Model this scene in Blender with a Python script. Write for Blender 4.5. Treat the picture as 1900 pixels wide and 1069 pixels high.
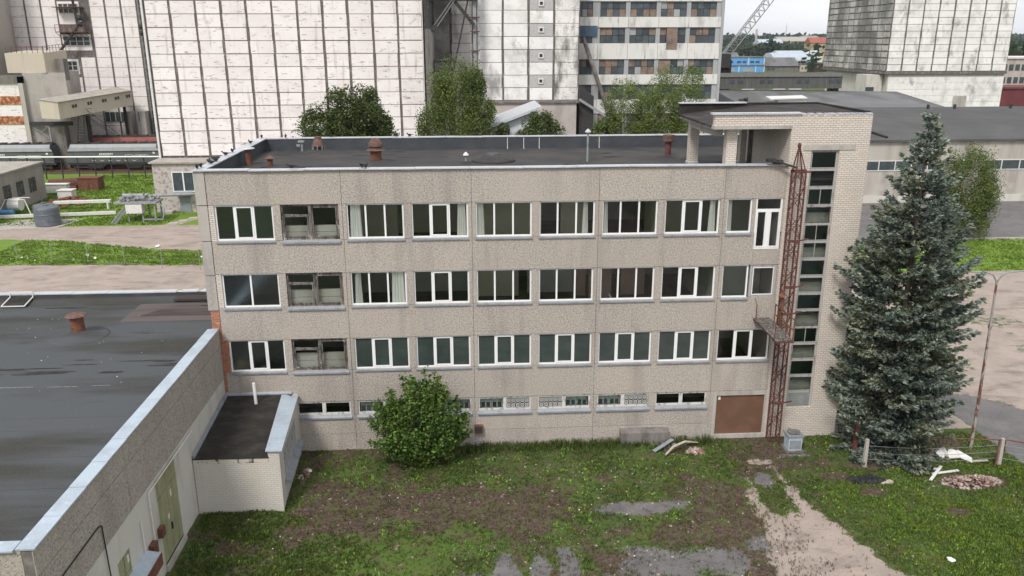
import bpy, math, random
import numpy as np
from mathutils import Vector, Matrix
sc = bpy.context.scene
for o in list(bpy.data.objects): bpy.data.objects.remove(o)
R_ = math.radians
# ---------------------------------------------------------------- camera
CAM = (11.65, -37.79, 19.81); YAW, PITCH, ROLL = 0.0590, 0.2932, -0.0023
cy, sy, cp, sp = math.cos(YAW), math.sin(YAW), math.cos(PITCH), math.sin(PITCH)
fwd = Vector((sy*cp, cy*cp, -sp)); rt = Vector((cy, -sy, 0)); up = rt.cross(fwd)
cr, sr = math.cos(ROLL), math.sin(ROLL)
rt, up = cr*rt + sr*up, -sr*rt + cr*up
cd = bpy.data.cameras.new('camera'); cam = bpy.data.objects.new('camera', cd); sc.collection.objects.link(cam)
cam.matrix_world = Matrix(((rt.x, up.x, -fwd.x, CAM[0]), (rt.y, up.y, -fwd.y, CAM[1]), (rt.z, up.z, -fwd.z, CAM[2]), (0, 0, 0, 1)))
cd.sensor_width = 36; cd.lens = 36*1519.9/1900; cd.clip_start = 0.5; cd.clip_end = 9000
sc.camera = cam
# ---------------------------------------------------------------- sky, sun, exposure (overcast daylight)
SUN_EL, SUN_AZ = 50, 208      # azimuth clockwise from +Y: behind the camera, to its left
w = bpy.data.worlds.new('World'); sc.world = w; w.use_nodes = True
nt = w.node_tree; bg = nt.nodes['Background']
sky = nt.nodes.new('ShaderNodeTexSky'); sky.sky_type = 'NISHITA'; sky.sun_disc = False
sky.sun_elevation = R_(SUN_EL); sky.sun_rotation = R_(SUN_AZ); sky.dust_density = 3; sky.air_density = 1
cl = nt.nodes.new('ShaderNodeTexCoord'); nz = nt.nodes.new('ShaderNodeTexNoise'); nz.inputs['Scale'].default_value = 2.5; nz.inputs['Detail'].default_value = 5
cr_ = nt.nodes.new('ShaderNodeValToRGB'); cr_.color_ramp.elements[0].position = .35; cr_.color_ramp.elements[0].color = (7.8, 8.0, 8.4, 1); cr_.color_ramp.elements[1].position = .7; cr_.color_ramp.elements[1].color = (9.8, 9.9, 10.1, 1)
mp = nt.nodes.new('ShaderNodeMapping'); mp.inputs['Scale'].default_value = (1, 1, 4)
mx = nt.nodes.new('ShaderNodeMix'); mx.data_type = 'RGBA'; mx.inputs[0].default_value = .88
nt.links.new(cl.outputs['Generated'], mp.inputs['Vector']); nt.links.new(mp.outputs[0], nz.inputs['Vector']); nt.links.new(nz.outputs['Fac'], cr_.inputs[0])
nt.links.new(sky.outputs[0], mx.inputs[6]); nt.links.new(cr_.outputs[0], mx.inputs[7]); nt.links.new(mx.outputs[2], bg.inputs['Color'])
bg.inputs['Strength'].default_value = 0.064
sd = bpy.data.lights.new('sun', 'SUN'); sd.energy = 1.5; sd.angle = R_(14); sd.color = (1, .96, .9)
sun = bpy.data.objects.new('sun', sd); sc.collection.objects.link(sun)
sa, se = R_(SUN_AZ), R_(SUN_EL)
sun.rotation_euler = Vector((math.sin(sa)*math.cos(se), math.cos(sa)*math.cos(se), math.sin(se))).to_track_quat('Z', 'Y').to_euler()
sc.view_settings.view_transform = 'Standard'; sc.view_settings.look = 'None'; sc.view_settings.exposure = 0.95; sc.view_settings.gamma = 1
sc.render.engine = 'CYCLES'; sc.cycles.max_bounces = 6; sc.cycles.transparent_max_bounces = 12

# ---------------------------------------------------------------- materials
def ramp(nt, src, p0, p1, c0=(0, 0, 0, 1), c1=(1, 1, 1, 1)):
    r = nt.nodes.new('ShaderNodeValToRGB'); e = r.color_ramp.elements
    e[0].position, e[1].position = p0, p1; e[0].color, e[1].color = c0, c1
    nt.links.new(src, r.inputs[0]); return r.outputs[0]
def noise(nt, vec, scale, stretch=(1, 1, 1), detail=4, rough=.6, off=0):
    m = nt.nodes.new('ShaderNodeMapping'); m.inputs['Scale'].default_value = stretch; m.inputs['Location'].default_value = (off, off*1.7, off*.6)
    n = nt.nodes.new('ShaderNodeTexNoise'); n.inputs['Scale'].default_value = scale; n.inputs['Detail'].default_value = detail; n.inputs['Roughness'].default_value = rough
    nt.links.new(vec, m.inputs['Vector']); nt.links.new(m.outputs[0], n.inputs['Vector']); return n.outputs['Fac']
def mixc(nt, fac, a, b, mode='MIX'):
    m = nt.nodes.new('ShaderNodeMix'); m.data_type = 'RGBA'; m.blend_type = mode
    for s, v in ((0, fac), (6, a), (7, b)):
        if isinstance(v, (int, float)): m.inputs[s].default_value = v
        elif isinstance(v, tuple): m.inputs[s].default_value = (*v[:3], 1)
        else: nt.links.new(v, m.inputs[s])
    return m.outputs[2]
def mat(name, col, rough=.9, layers=(), bump=None, metallic=0, island=0, brick=None, hue=None, spec=.3):
    """col base, layers = (scale, colour, lo, hi, stretch, amount): noise-shaped stains; island = brightness jitter per panel or leaf"""
    m = bpy.data.materials.new(name); m.use_nodes = True; nt = m.node_tree; b = nt.nodes['Principled BSDF']
    tc = nt.nodes.new('ShaderNodeTexCoord'); V = tc.outputs['Object']; c = col; hgt = None
    if brick:
        bw, bh, mort, mcol, c2 = brick
        sx = nt.nodes.new('ShaderNodeSeparateXYZ'); nt.links.new(V, sx.inputs[0])
        g = nt.nodes.new('ShaderNodeNewGeometry'); sn = nt.nodes.new('ShaderNodeSeparateXYZ'); nt.links.new(g.outputs['True Normal'], sn.inputs[0])
        ab = nt.nodes.new('ShaderNodeMath'); ab.operation = 'ABSOLUTE'; nt.links.new(sn.outputs[0], ab.inputs[0])
        gt = nt.nodes.new('ShaderNodeMath'); gt.operation = 'GREATER_THAN'; gt.inputs[1].default_value = .6; nt.links.new(ab.outputs[0], gt.inputs[0])
        mf = nt.nodes.new('ShaderNodeMix'); nt.links.new(gt.outputs[0], mf.inputs[0]); nt.links.new(sx.outputs[0], mf.inputs[2]); nt.links.new(sx.outputs[1], mf.inputs[3])
        cx = nt.nodes.new('ShaderNodeCombineXYZ'); nt.links.new(mf.outputs[0], cx.inputs[0]); nt.links.new(sx.outputs[2], cx.inputs[1])
        bt = nt.nodes.new('ShaderNodeTexBrick'); nt.links.new(cx.outputs[0], bt.inputs['Vector']); bt.inputs['Scale'].default_value = 1
        bt.inputs['Brick Width'].default_value = bw; bt.inputs['Row Height'].default_value = bh; bt.inputs['Mortar Size'].default_value = mort; bt.inputs['Mortar Smooth'].default_value = .3
        bt.inputs['Color1'].default_value = (*col, 1); bt.inputs['Color2'].default_value = (*c2, 1); bt.inputs['Mortar'].default_value = (*mcol, 1)
        c = bt.outputs['Color']; inv = nt.nodes.new('ShaderNodeMath'); inv.operation = 'SUBTRACT'; inv.inputs[0].default_value = 1; nt.links.new(bt.outputs['Fac'], inv.inputs[1]); hgt = inv.outputs[0]
    for i, L in enumerate(layers):
        sc_, c2, lo, hi = L[:4]; st = L[4] if len(L) > 4 else (1, 1, 1); am = L[5] if len(L) > 5 else 1
        f = ramp(nt, noise(nt, V, sc_, st, detail=L[6] if len(L) > 6 else 4, off=i*7.3), lo, hi, c1=(am, am, am, 1)); c = mixc(nt, f, c, c2)
    if island:
        g = nt.nodes.new('ShaderNodeNewGeometry'); hs = nt.nodes.new('ShaderNodeHueSaturation')
        mr = nt.nodes.new('ShaderNodeMapRange'); mr.inputs[3].default_value = 1-island; mr.inputs[4].default_value = 1+island
        nt.links.new(g.outputs['Random Per Island'], mr.inputs[0]); nt.links.new(mr.outputs[0], hs.inputs['Value'])
        if hue:
            wn = nt.nodes.new('ShaderNodeTexWhiteNoise'); wn.noise_dimensions = '1D'; nt.links.new(g.outputs['Random Per Island'], wn.inputs['W'])
            mh = nt.nodes.new('ShaderNodeMapRange'); mh.inputs[3].default_value = .5-hue; mh.inputs[4].default_value = .5+hue*.6
            nt.links.new(wn.outputs['Value'], mh.inputs[0]); nt.links.new(mh.outputs[0], hs.inputs['Hue'])
        if isinstance(c, tuple): hs.inputs['Color'].default_value = (*c, 1)
        else: nt.links.new(c, hs.inputs['Color'])
        c = hs.outputs[0]
    if isinstance(c, tuple): b.inputs['Base Color'].default_value = (*c, 1)
    else: nt.links.new(c, b.inputs['Base Color'])
    b.inputs['Roughness'].default_value = rough; b.inputs['Metallic'].default_value = metallic; b.inputs['Specular IOR Level'].default_value = spec
    if bump or hgt:
        bp = nt.nodes.new('ShaderNodeBump'); bp.inputs['Distance'].default_value = bump[1] if bump else .01; bp.inputs['Strength'].default_value = 1
        if hgt is not None: bp.inputs['Distance'].default_value = .01; nt.links.new(hgt, bp.inputs['Height'])
        else: nt.links.new(noise(nt, V, bump[0], detail=3, off=3), bp.inputs['Height'])
        nt.links.new(bp.outputs[0], b.inputs['Normal'])
    return m
def leafmat(name, col, island=.35, hue=.03, rough=.6):
    m = mat(name, col, rough, island=island, hue=hue, layers=((.6, (col[0]*1.5, col[1]*1.25, col[2]*.9), .45, .75),), spec=.25)
    nt = m.node_tree; b = nt.nodes['Principled BSDF']; out = nt.nodes['Material Output']
    tr = nt.nodes.new('ShaderNodeBsdfTranslucent'); ms = nt.nodes.new('ShaderNodeMixShader'); ms.inputs[0].default_value = .25
    src = b.inputs['Base Color'].links[0].from_socket; nt.links.new(src, tr.inputs['Color'])
    nt.links.new(b.outputs[0], ms.inputs[1]); nt.links.new(tr.outputs[0], ms.inputs[2]); nt.links.new(ms.outputs[0], out.inputs['Surface']); return m
UP = (1, 1, .12)   # vertical streaks: noise squeezed along z
M = {}
M['pebble'] = mat('pebble dash', (.37, .335, .30), .95, ((13, (.50, .445, .40), .45, .60, (1, 1, 1), .85, 2), (17, (.13, .115, .105), .53, .64, (1, 1, 1), .75, 2), (.35, (.45, .38, .31), .5, .75, (1, 1, 1), .5), (.9, (.20, .185, .175), .52, .76, UP, .65), (.25, (.42, .37, .33), .5, .7, (1, 1, 1), .5)), bump=(16, .02), island=.045)
M['pebble_dark'] = mat('dark joint concrete', (.13, .12, .11), 1, ((3, (.25, .23, .2), .4, .7),))  # dark grey concrete of the backing in panel joints and gate gaps
M['pebble_base'] = mat('pebble dash of the hall', (.35, .315, .27), .95, ((13, (.42, .385, .34), .45, .62, (1, 1, 1), .9, 2), (16, (.11, .10, .09), .53, .66, (1, 1, 1), .7, 2), (.5, (.20, .18, .15), .5, .8, (1, 1, .2), .7)), bump=(16, .02))
M['concrete'] = mat('smooth concrete', (.42, .39, .355), .9, ((1.2, (.27, .25, .23), .45, .75, UP), (9, (.5, .47, .43), .5, .7, (1, 1, 1), .5)), bump=(20, .004))
M['concrete_dark'] = mat('stained concrete', (.20, .185, .17), .95, ((1.5, (.09, .085, .08), .4, .7, UP), (6, (.33, .31, .29), .55, .75, (1, 1, 1), .6)), bump=(10, .01))
M['brick_white'] = mat('white silicate brick', (.60, .53, .465), .9, ((.5, (.45, .38, .33), .5, .8, (1, 1, .5), .5), (1.5, (.30, .27, .25), .66, .85, UP, .6)), brick=(.26, .1, .009, (.27, .24, .215), (.66, .60, .53)))
M['brick_pale'] = mat('pale annex brick', (.58, .545, .49), .9, ((.5, (.48, .43, .37), .5, .8, (1, 1, .5), .6), (1.5, (.34, .31, .27), .62, .85, UP, .7)), brick=(.26, .1, .008, (.46, .43, .39), (.62, .58, .53)))
M['brick_grey'] = mat('greyed silicate brick', (.36, .33, .30), .9, ((.6, (.22, .20, .19), .45, .75, (1, 1, .4), .7),), brick=(.26, .1, .012, (.2, .18, .17), (.43, .40, .37)))
M['brick_orange'] = mat('orange brick', (.48, .17, .08), .9, ((3, (.55, .45, .38), .6, .7), (6, (.25, .09, .05), .5, .7, (1, 1, 1), .6)), brick=(.26, .088, .013, (.33, .27, .23), (.35, .12, .06)))
M['white_pvc'] = mat('white plastic frame', (.80, .80, .80), .35, ((2, (.66, .65, .63), .5, .8, (1, 1, 1), .5),), spec=.5)
M['old_wood'] = mat('weathered grey wood', (.17, .15, .14), .9, ((8, (.05, .045, .04), .45, .6, (1, 1, .3)), (5, (.42, .40, .38), .58, .7, (1, 1, .4))), bump=(20, .004))
M['lime_frame'] = mat('off white peeling frame', (.58, .57, .54), .8, ((6, (.30, .28, .26), .52, .62, (1, 1, .4)),))
M['grey_wood'] = mat('grey painted wood', (.38, .37, .36), .85, ((7, (.20, .18, .17), .56, .68, (1, 1, .3)),))
M['sill'] = mat('galvanised sheet', (.28, .30, .33), .6, ((2.5, (.19, .205, .23), .45, .7), (9, (.36, .38, .41), .55, .7, (1, 1, 1), .5)), metallic=.2, spec=.5)
M['cap'] = mat('pale zinc capping', (.50, .52, .55), .45, ((1.3, (.36, .37, .39), .5, .75), (6, (.65, .66, .68), .5, .7, (1, 1, 1), .6)), metallic=.15, spec=.5)
M['cap_blue'] = mat('blue grey zinc capping', (.42, .49, .56), .45, ((.9, (.33, .38, .43), .45, .7), (7, (.55, .62, .68), .55, .7, (1, 1, 1), .5)), metallic=.15, spec=.5)
M['bitumen'] = mat('bitumen roof felt', (.033, .031, .032), .85, ((.5, (.058, .050, .048), .42, .62, (1, 1, 1), .9), (2.0, (.022, .021, .022), .56, .68, (.5, 2.5, 1)), (30, (.13, .125, .12), .55, .75, (1, 1, 1), .5)), bump=(5, .02), spec=.4)
M['bitumen_wall'] = mat('bitumen upstand', (.042, .048, .056), .6, ((.8, (.065, .07, .078), .45, .7), (3, (.03, .03, .035), .6, .8)), bump=(4, .02), spec=.5)
M['vent_brown'] = mat('brown rusted vent paint', (.12, .070, .058), .85, ((4, (.17, .10, .08), .45, .6), (9, (.07, .045, .04), .55, .7)), bump=(18, .004))
M['bitumen_dark'] = mat('dark tower roof felt', (.032, .029, .028), .9, ((1.2, (.065, .056, .052), .45, .65), (4, (.015, .015, .015), .55, .68, (.5, 2, 1))), bump=(5, .03))
M['bitumen_black'] = mat('old black roof felt', (.024, .022, .020), .95, ((1.6, (.050, .045, .038), .45, .65, (.7, 1.3, 1), .8, 7), (14, (.10, .085, .06), .6, .72, (1, 1, 1), .7)), bump=(6, .03))
M['hall_felt'] = mat('grey roof felt', (.080, .086, .092), .97, ((.22, (.050, .049, .043), .48, .60, (.25, 1.1, 1)), (.6, (.05, .05, .047), .60, .66, (.3, 1.5, 1), .8), (40, (.13, .14, .15), .5, .75, (1, 1, 1), .6), (7, (.5, .5, .48), .765, .79, (1, 1, 1), .8)), bump=(8, .006), spec=.1)
M['hall_felt_brown'] = mat('brown roof felt', (.105, .085, .080), .85, ((.8, (.075, .063, .06), .45, .6, (.2, 1.5, 1)), (40, (.14, .12, .115), .5, .7)), bump=(8, .006))
M['hall_felt_dark'] = mat('dark brown roof felt', (.050, .040, .040), .85, ((2, (.07, .06, .058), .45, .6, (.2, 1.5, 1)),))
M['plaster_white'] = mat('white washed plaster', (.56, .54, .49), .9, ((.8, (.38, .36, .31), .5, .75, (1, 1, .3)), (7, (.45, .42, .38), .6, .75, (1, 1, 1), .6)))
M['worn_line'] = mat('pale worn felt edge', (.20, .205, .205), .9, ((5, (.09, .095, .10), .45, .6),))
M['rust'] = mat('rusty sheet', (.13, .058, .040), .85, ((4, (.20, .085, .05), .45, .6), (9, (.08, .035, .028), .55, .7)), bump=(18, .004))
M['rust_red'] = mat('red lead paint over rust', (.125, .048, .042), .8, ((6, (.07, .03, .027), .5, .65), (11, (.19, .09, .07), .6, .75)))
M['brown_paint'] = mat('brown painted sheet door', (.135, .072, .046), .6, ((1.2, (.17, .09, .058), .45, .7), (12, (.24, .17, .13), .72, .78)), spec=.4)
M['olive'] = mat('olive painted gate', (.30, .30, .17), .7, ((2, (.22, .22, .13), .45, .65, (1, 1, .4)), (8, (.42, .41, .32), .62, .72)))
M['dark'] = mat('dark steel', (.035, .035, .037), .7, ((5, (.08, .07, .065), .5, .7),))
M['grey_steel'] = mat('grey steel', (.30, .31, .32), .6, ((4, (.2, .2, .2), .5, .7), (9, (.25, .15, .11), .66, .75)), metallic=.2)
M['lamp_steel'] = mat('flaking lamp post paint', (.33, .31, .29), .7, ((5, (.16, .07, .05), .47, .54, (1, 1, .35)),))
M['white'] = mat('dull white paint', (.66, .65, .63), .7, ((3, (.5, .48, .45), .5, .75),))
M['wall_green'] = mat('pale green room wall', (.62, .61, .46), .8, ((1, (.54, .53, .40), .4, .7),))
M['wall_grey'] = mat('dull room wall', (.56, .56, .52), .9, ((1, (.46, .46, .42), .4, .7),))
M['wall_stair'] = mat('dark green stair wall', (.10, .22, .15), .8, ((1, (.08, .17, .12), .4, .7),))
M['film'] = mat('grey filmed glass', (.040, .053, .050), .22, ((.8, (.055, .072, .068), .42, .7, (1, 1, 3)), (.5, (.030, .040, .038), .5, .7)), spec=.6)
M['silo_stained'] = mat('white panel badly blackened', (.74, .72, .69), .92, ((.5, (.60, .58, .56), .45, .65), (.6, (.10, .098, .09), .46, .62, (1, 1, .35), .92, 8), (3.5, (.25, .24, .23), .58, .66, (.6, .6, 2.2), .9, 6)), island=.05, bump=(6, .02))
M['wall_pink'] = mat('brownish room wall', (.50, .34, .27), .9, ((1, (.40, .28, .22), .4, .7),))
M['room_dark'] = mat('dark room floor', (.10, .09, .08), .9, ((1, (.16, .15, .13), .4, .7),))
M['curtain'] = mat('white curtain cloth', (.82, .82, .79), .9, ((2, (.7, .7, .66), .4, .7, (6, 6, .2)),))
M['silo'] = mat('flaking whitewashed panel', (.79, .755, .745), .92, ((.45, (.74, .68, .665), .4, .62, (1, 1, 1), .8), (1.1, (.48, .44, .42), .59, .72, (.7, .7, 1.8), .75, 7), (2.2, (.32, .285, .27), .615, .66, (.5, .5, 2.4), .9, 7), (2, (.45, .41, .39), .58, .7, UP, .6)), island=.04, bump=(6, .02))
M['silo_grey'] = mat('white panel with black mould', (.80, .785, .77), .92, ((.5, (.64, .62, .60), .45, .65), (.55, (.22, .215, .20), .55, .72, (1, 1, .5), .8, 7), (3.5, (.33, .32, .30), .62, .68, (.6, .6, 2.2), .8, 6)), island=.05, bump=(6, .02))
M['silo_joint'] = mat('dirty concrete joint', (.14, .123, .118), .95, ((2, (.24, .21, .20), .5, .62, (1, 1, .5)), (6, (.09, .08, .075), .6, .7)), bump=(8, .02))
M['silo_mould'] = mat('grey mouldy panel', (.50, .49, .46), .95, ((.16, (.17, .165, .155), .44, .56, (1, 1, .8), .85, 7), (5, (.20, .195, .18), .55, .65, (1, 1, .6), .8)), island=.22, bump=(6, .02))
M['silo_wall'] = mat('grey cement render', (.42, .385, .36), .95, ((.5, (.30, .27, .25), .48, .7, (1, 1, .4)), (3, (.5, .47, .44), .55, .7, (1, 1, 1), .5)))
M['cream'] = mat('cream ribbed sheeting', (.52, .46, .38), .8, ((1, (.42, .37, .31), .5, .75, UP),))
M['rust_panel'] = mat('rusted strip', (.50, .30, .19), .9, ((2, (.28, .09, .035), .42, .52),))
M['asb_roof'] = mat('pale corrugated roof', (.38, .35, .31), .9, ((1, (.27, .25, .22), .45, .7),))
M['train_grey'] = mat('grey wagon paint', (.105, .11, .117), .55, ((1.2, (.08, .085, .09), .45, .7), (5, (.11, .11, .105), .6, .75)), spec=.4)
M['train_light'] = mat('light grey wagon top', (.30, .31, .325), .55, ((1.2, (.24, .25, .26), .45, .7),), spec=.4)
M['train_dark'] = mat('dark wagon roof', (.045, .043, .043), .8, ((3, (.09, .07, .06), .5, .7),))
M['train_red'] = mat('red brown wagon', (.25, .075, .06), .7, ((2, (.16, .06, .05), .45, .7),))
M['train_brown'] = mat('brown wagon', (.13, .085, .07), .8, ((2, (.19, .13, .1), .45, .7),))
M['tank'] = mat('grey plastic tank', (.11, .125, .145), .5, ((2, (.15, .165, .185), .5, .7),), spec=.4)
M['blue'] = mat('blue paint', (.10, .30, .60), .6, ((.3, (.13, .35, .62), .4, .7),))
M['box_blue'] = mat('pale blue grey box paint', (.42, .48, .52), .6, ((3, (.33, .37, .4), .5, .7),))
M['darkred'] = mat('dark red sheet', (.13, .03, .04), .6, ((.5, (.17, .05, .05), .4, .7),))
M['darkred_roof'] = mat('weathered dark red roof', (.16, .05, .05), .6, ((.5, (.2, .08, .08), .4, .7),))
M['maroon'] = mat('black brown boarding', (.055, .032, .032), .8, ((.5, (.08, .05, .05), .4, .7),))
M['tile_red'] = mat('red tile roof', (.33, .11, .075), .8, ((.5, (.25, .09, .07), .4, .7),))
M['sandstone'] = mat('ochre facade', (.45, .31, .18), .9, ((.3, (.38, .27, .17), .4, .7),))
M['grey_roof'] = mat('grey sheet roof', (.14, .14, .145), .8, ((.3, (.18, .18, .185), .4, .7), (.15, (.11, .11, .11), .5, .6, (1, .3, 1))))
M['pale_roof'] = mat('pale blue grey roof', (.42, .48, .54), .6, ((.3, (.35, .4, .45), .4, .7),))
M['ware_wall'] = mat('stained warehouse render', (.44, .41, .37), .9, ((.6, (.28, .255, .225), .44, .68, UP, .8), (.4, (.5, .49, .46), .55, .7, (1, 1, 1), .6)))
M['ware_roof'] = mat('dark grey felt roof', (.080, .080, .080), .9, ((.15, (.10, .10, .098), .4, .6), (1, (.06, .06, .06), .5, .7, (.4, 2, 1), .6), (.8, (.14, .14, .135), .72, .76, (1, 1, 1), .6)))
M['ind_wall'] = mat('white washed industrial panel', (.64, .635, .61), .92, ((.7, (.33, .32, .30), .5, .7, (1, 1, .35), .9, 6), (3, (.22, .21, .2), .62, .72, UP, .9)), bump=(6, .01))
M['ind_pier'] = mat('ribbed grey sheet pier', (.33, .335, .345), .7, ((3, (.38, .385, .39), .45, .65, (3, 3, .05)),))
M['pane_dark'] = mat('dirty dark glass pane', (.045, .058, .066), .25, ((1, (.075, .09, .1), .45, .7),), island=.35, spec=.5)
M['pane_board'] = mat('boarded pane', (.23, .17, .135), .9, ((.7, (.13, .10, .085), .4, .65), (2, (.26, .21, .18), .55, .7)), island=.35)
M['pane_pale'] = mat('pale pane', (.32, .33, .32), .6, ((1, (.24, .25, .25), .45, .7),), island=.25)
M['gallery'] = mat('grey asbestos gallery sheeting', (.11, .11, .103), .95, ((1.2, (.08, .08, .075), .45, .6, (2.5, 2.5, .08)), (2, (.25, .24, .23), .6, .7, (3, 3, .05))))
M['bark'] = mat('bark', (.15, .12, .10), .95, ((5, (.07, .06, .05), .45, .65, (1, 1, .3)),), bump=(15, .01))
M['birch_bark'] = mat('birch bark', (.50, .48, .44), .9, ((4, (.08, .07, .06), .55, .62, (1, 1, 3)),))
M['bird'] = mat('black feathers', (.018, .018, .022), .6, ((8, (.06, .06, .065), .5, .7),))
M['rubble'] = mat('broken rubble', (.33, .27, .24), .95, ((4, (.20, .10, .08), .45, .6), (6, (.55, .53, .5), .6, .7)), island=.4)
M['black_junk'] = mat('black refuse', (.02, .02, .022), .7, ((5, (.05, .05, .05), .5, .7),))
M['pale_wood'] = mat('bleached wood', (.42, .37, .31), .9, ((6, (.26, .21, .17), .5, .7),), island=.15)
M['wire'] = mat('black cable', (.02, .02, .02), .7)
M['block_glass'] = mat('glass block', (.45, .50, .47), .4, ((6, (.3, .36, .34), .5, .6),), spec=.5)
M['spruce'] = leafmat('blue spruce needles', (.088, .115, .082), .5, .03)
M['spruce_tip'] = leafmat('pale blue spruce shoots', (.235, .29, .255), .4, .03)
M['leaf_bush'] = leafmat('broad bright leaves', (.075, .145, .030), .65, .05)
M['leaf_birch'] = leafmat('birch leaves', (.095, .14, .040), .55, .05)
M['leaf_dark'] = leafmat('dark tree leaves', (.062, .095, .030), .55, .05)
M['leaf_willow'] = leafmat('pale willow leaves', (.115, .17, .055), .55, .05)
M['leaf_far'] = leafmat('far tree leaves', (.030, .055, .025), .35, .02)
M['grass_meadow'] = leafmat('meadow grass', (.125, .21, .03), .4, .03)
M['grass_blade'] = leafmat('grass blades', (.062, .103, .023), .55, .07)
M['grass_dry'] = leafmat('dry olive grass', (.105, .095, .045), .4, .04)
M['grass_bright'] = leafmat('bright weed leaves', (.16, .30, .05), .4, .03)
M['flower'] = mat('white flowers', (.75, .75, .70), .8)
def glass(name, tint, refl, rough=.02):
    m = bpy.data.materials.new(name); m.use_nodes = True; nt = m.node_tree; nt.nodes.remove(nt.nodes['Principled BSDF']); out = nt.nodes['Material Output']
    tr = nt.nodes.new('ShaderNodeBsdfTransparent'); tr.inputs[0].default_value = (*tint, 1)
    gl = nt.nodes.new('ShaderNodeBsdfGlossy'); gl.inputs['Roughness'].default_value = rough; gl.inputs['Color'].default_value = (.9, .95, .95, 1)
    lw = nt.nodes.new('ShaderNodeFresnel'); lw.inputs[0].default_value = 1.5
    mu = nt.nodes.new('ShaderNodeMath'); mu.operation = 'MULTIPLY'; mu.inputs[1].default_value = refl; nt.links.new(lw.outputs[0], mu.inputs[0])
    tc = nt.nodes.new('ShaderNodeTexCoord'); bp = nt.nodes.new('ShaderNodeBump'); bp.inputs['Distance'].default_value = .003; nt.links.new(noise(nt, tc.outputs['Object'], 1.2), bp.inputs['Height']); nt.links.new(bp.outputs[0], gl.inputs['Normal'])
    ms = nt.nodes.new('ShaderNodeMixShader'); nt.links.new(mu.outputs[0], ms.inputs[0]); nt.links.new(tr.outputs[0], ms.inputs[1]); nt.links.new(gl.outputs[0], ms.inputs[2]); nt.links.new(ms.outputs[0], out.inputs[0]); return m
M['stair_slab'] = mat('dirty stair slab', (.34, .35, .30), .9, ((2, (.24, .25, .21), .4, .7),))
M['glass'] = glass('window glass', (.94, .95, .94), .55)
M['glass_grey'] = glass('tinted reflecting glass', (.70, .76, .76), 2.6, .15)
M['glass_dusty'] = mat('dusty glass', (.22, .235, .225), .4, ((2, (.3, .31, .3), .45, .7),), spec=.5)

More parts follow.
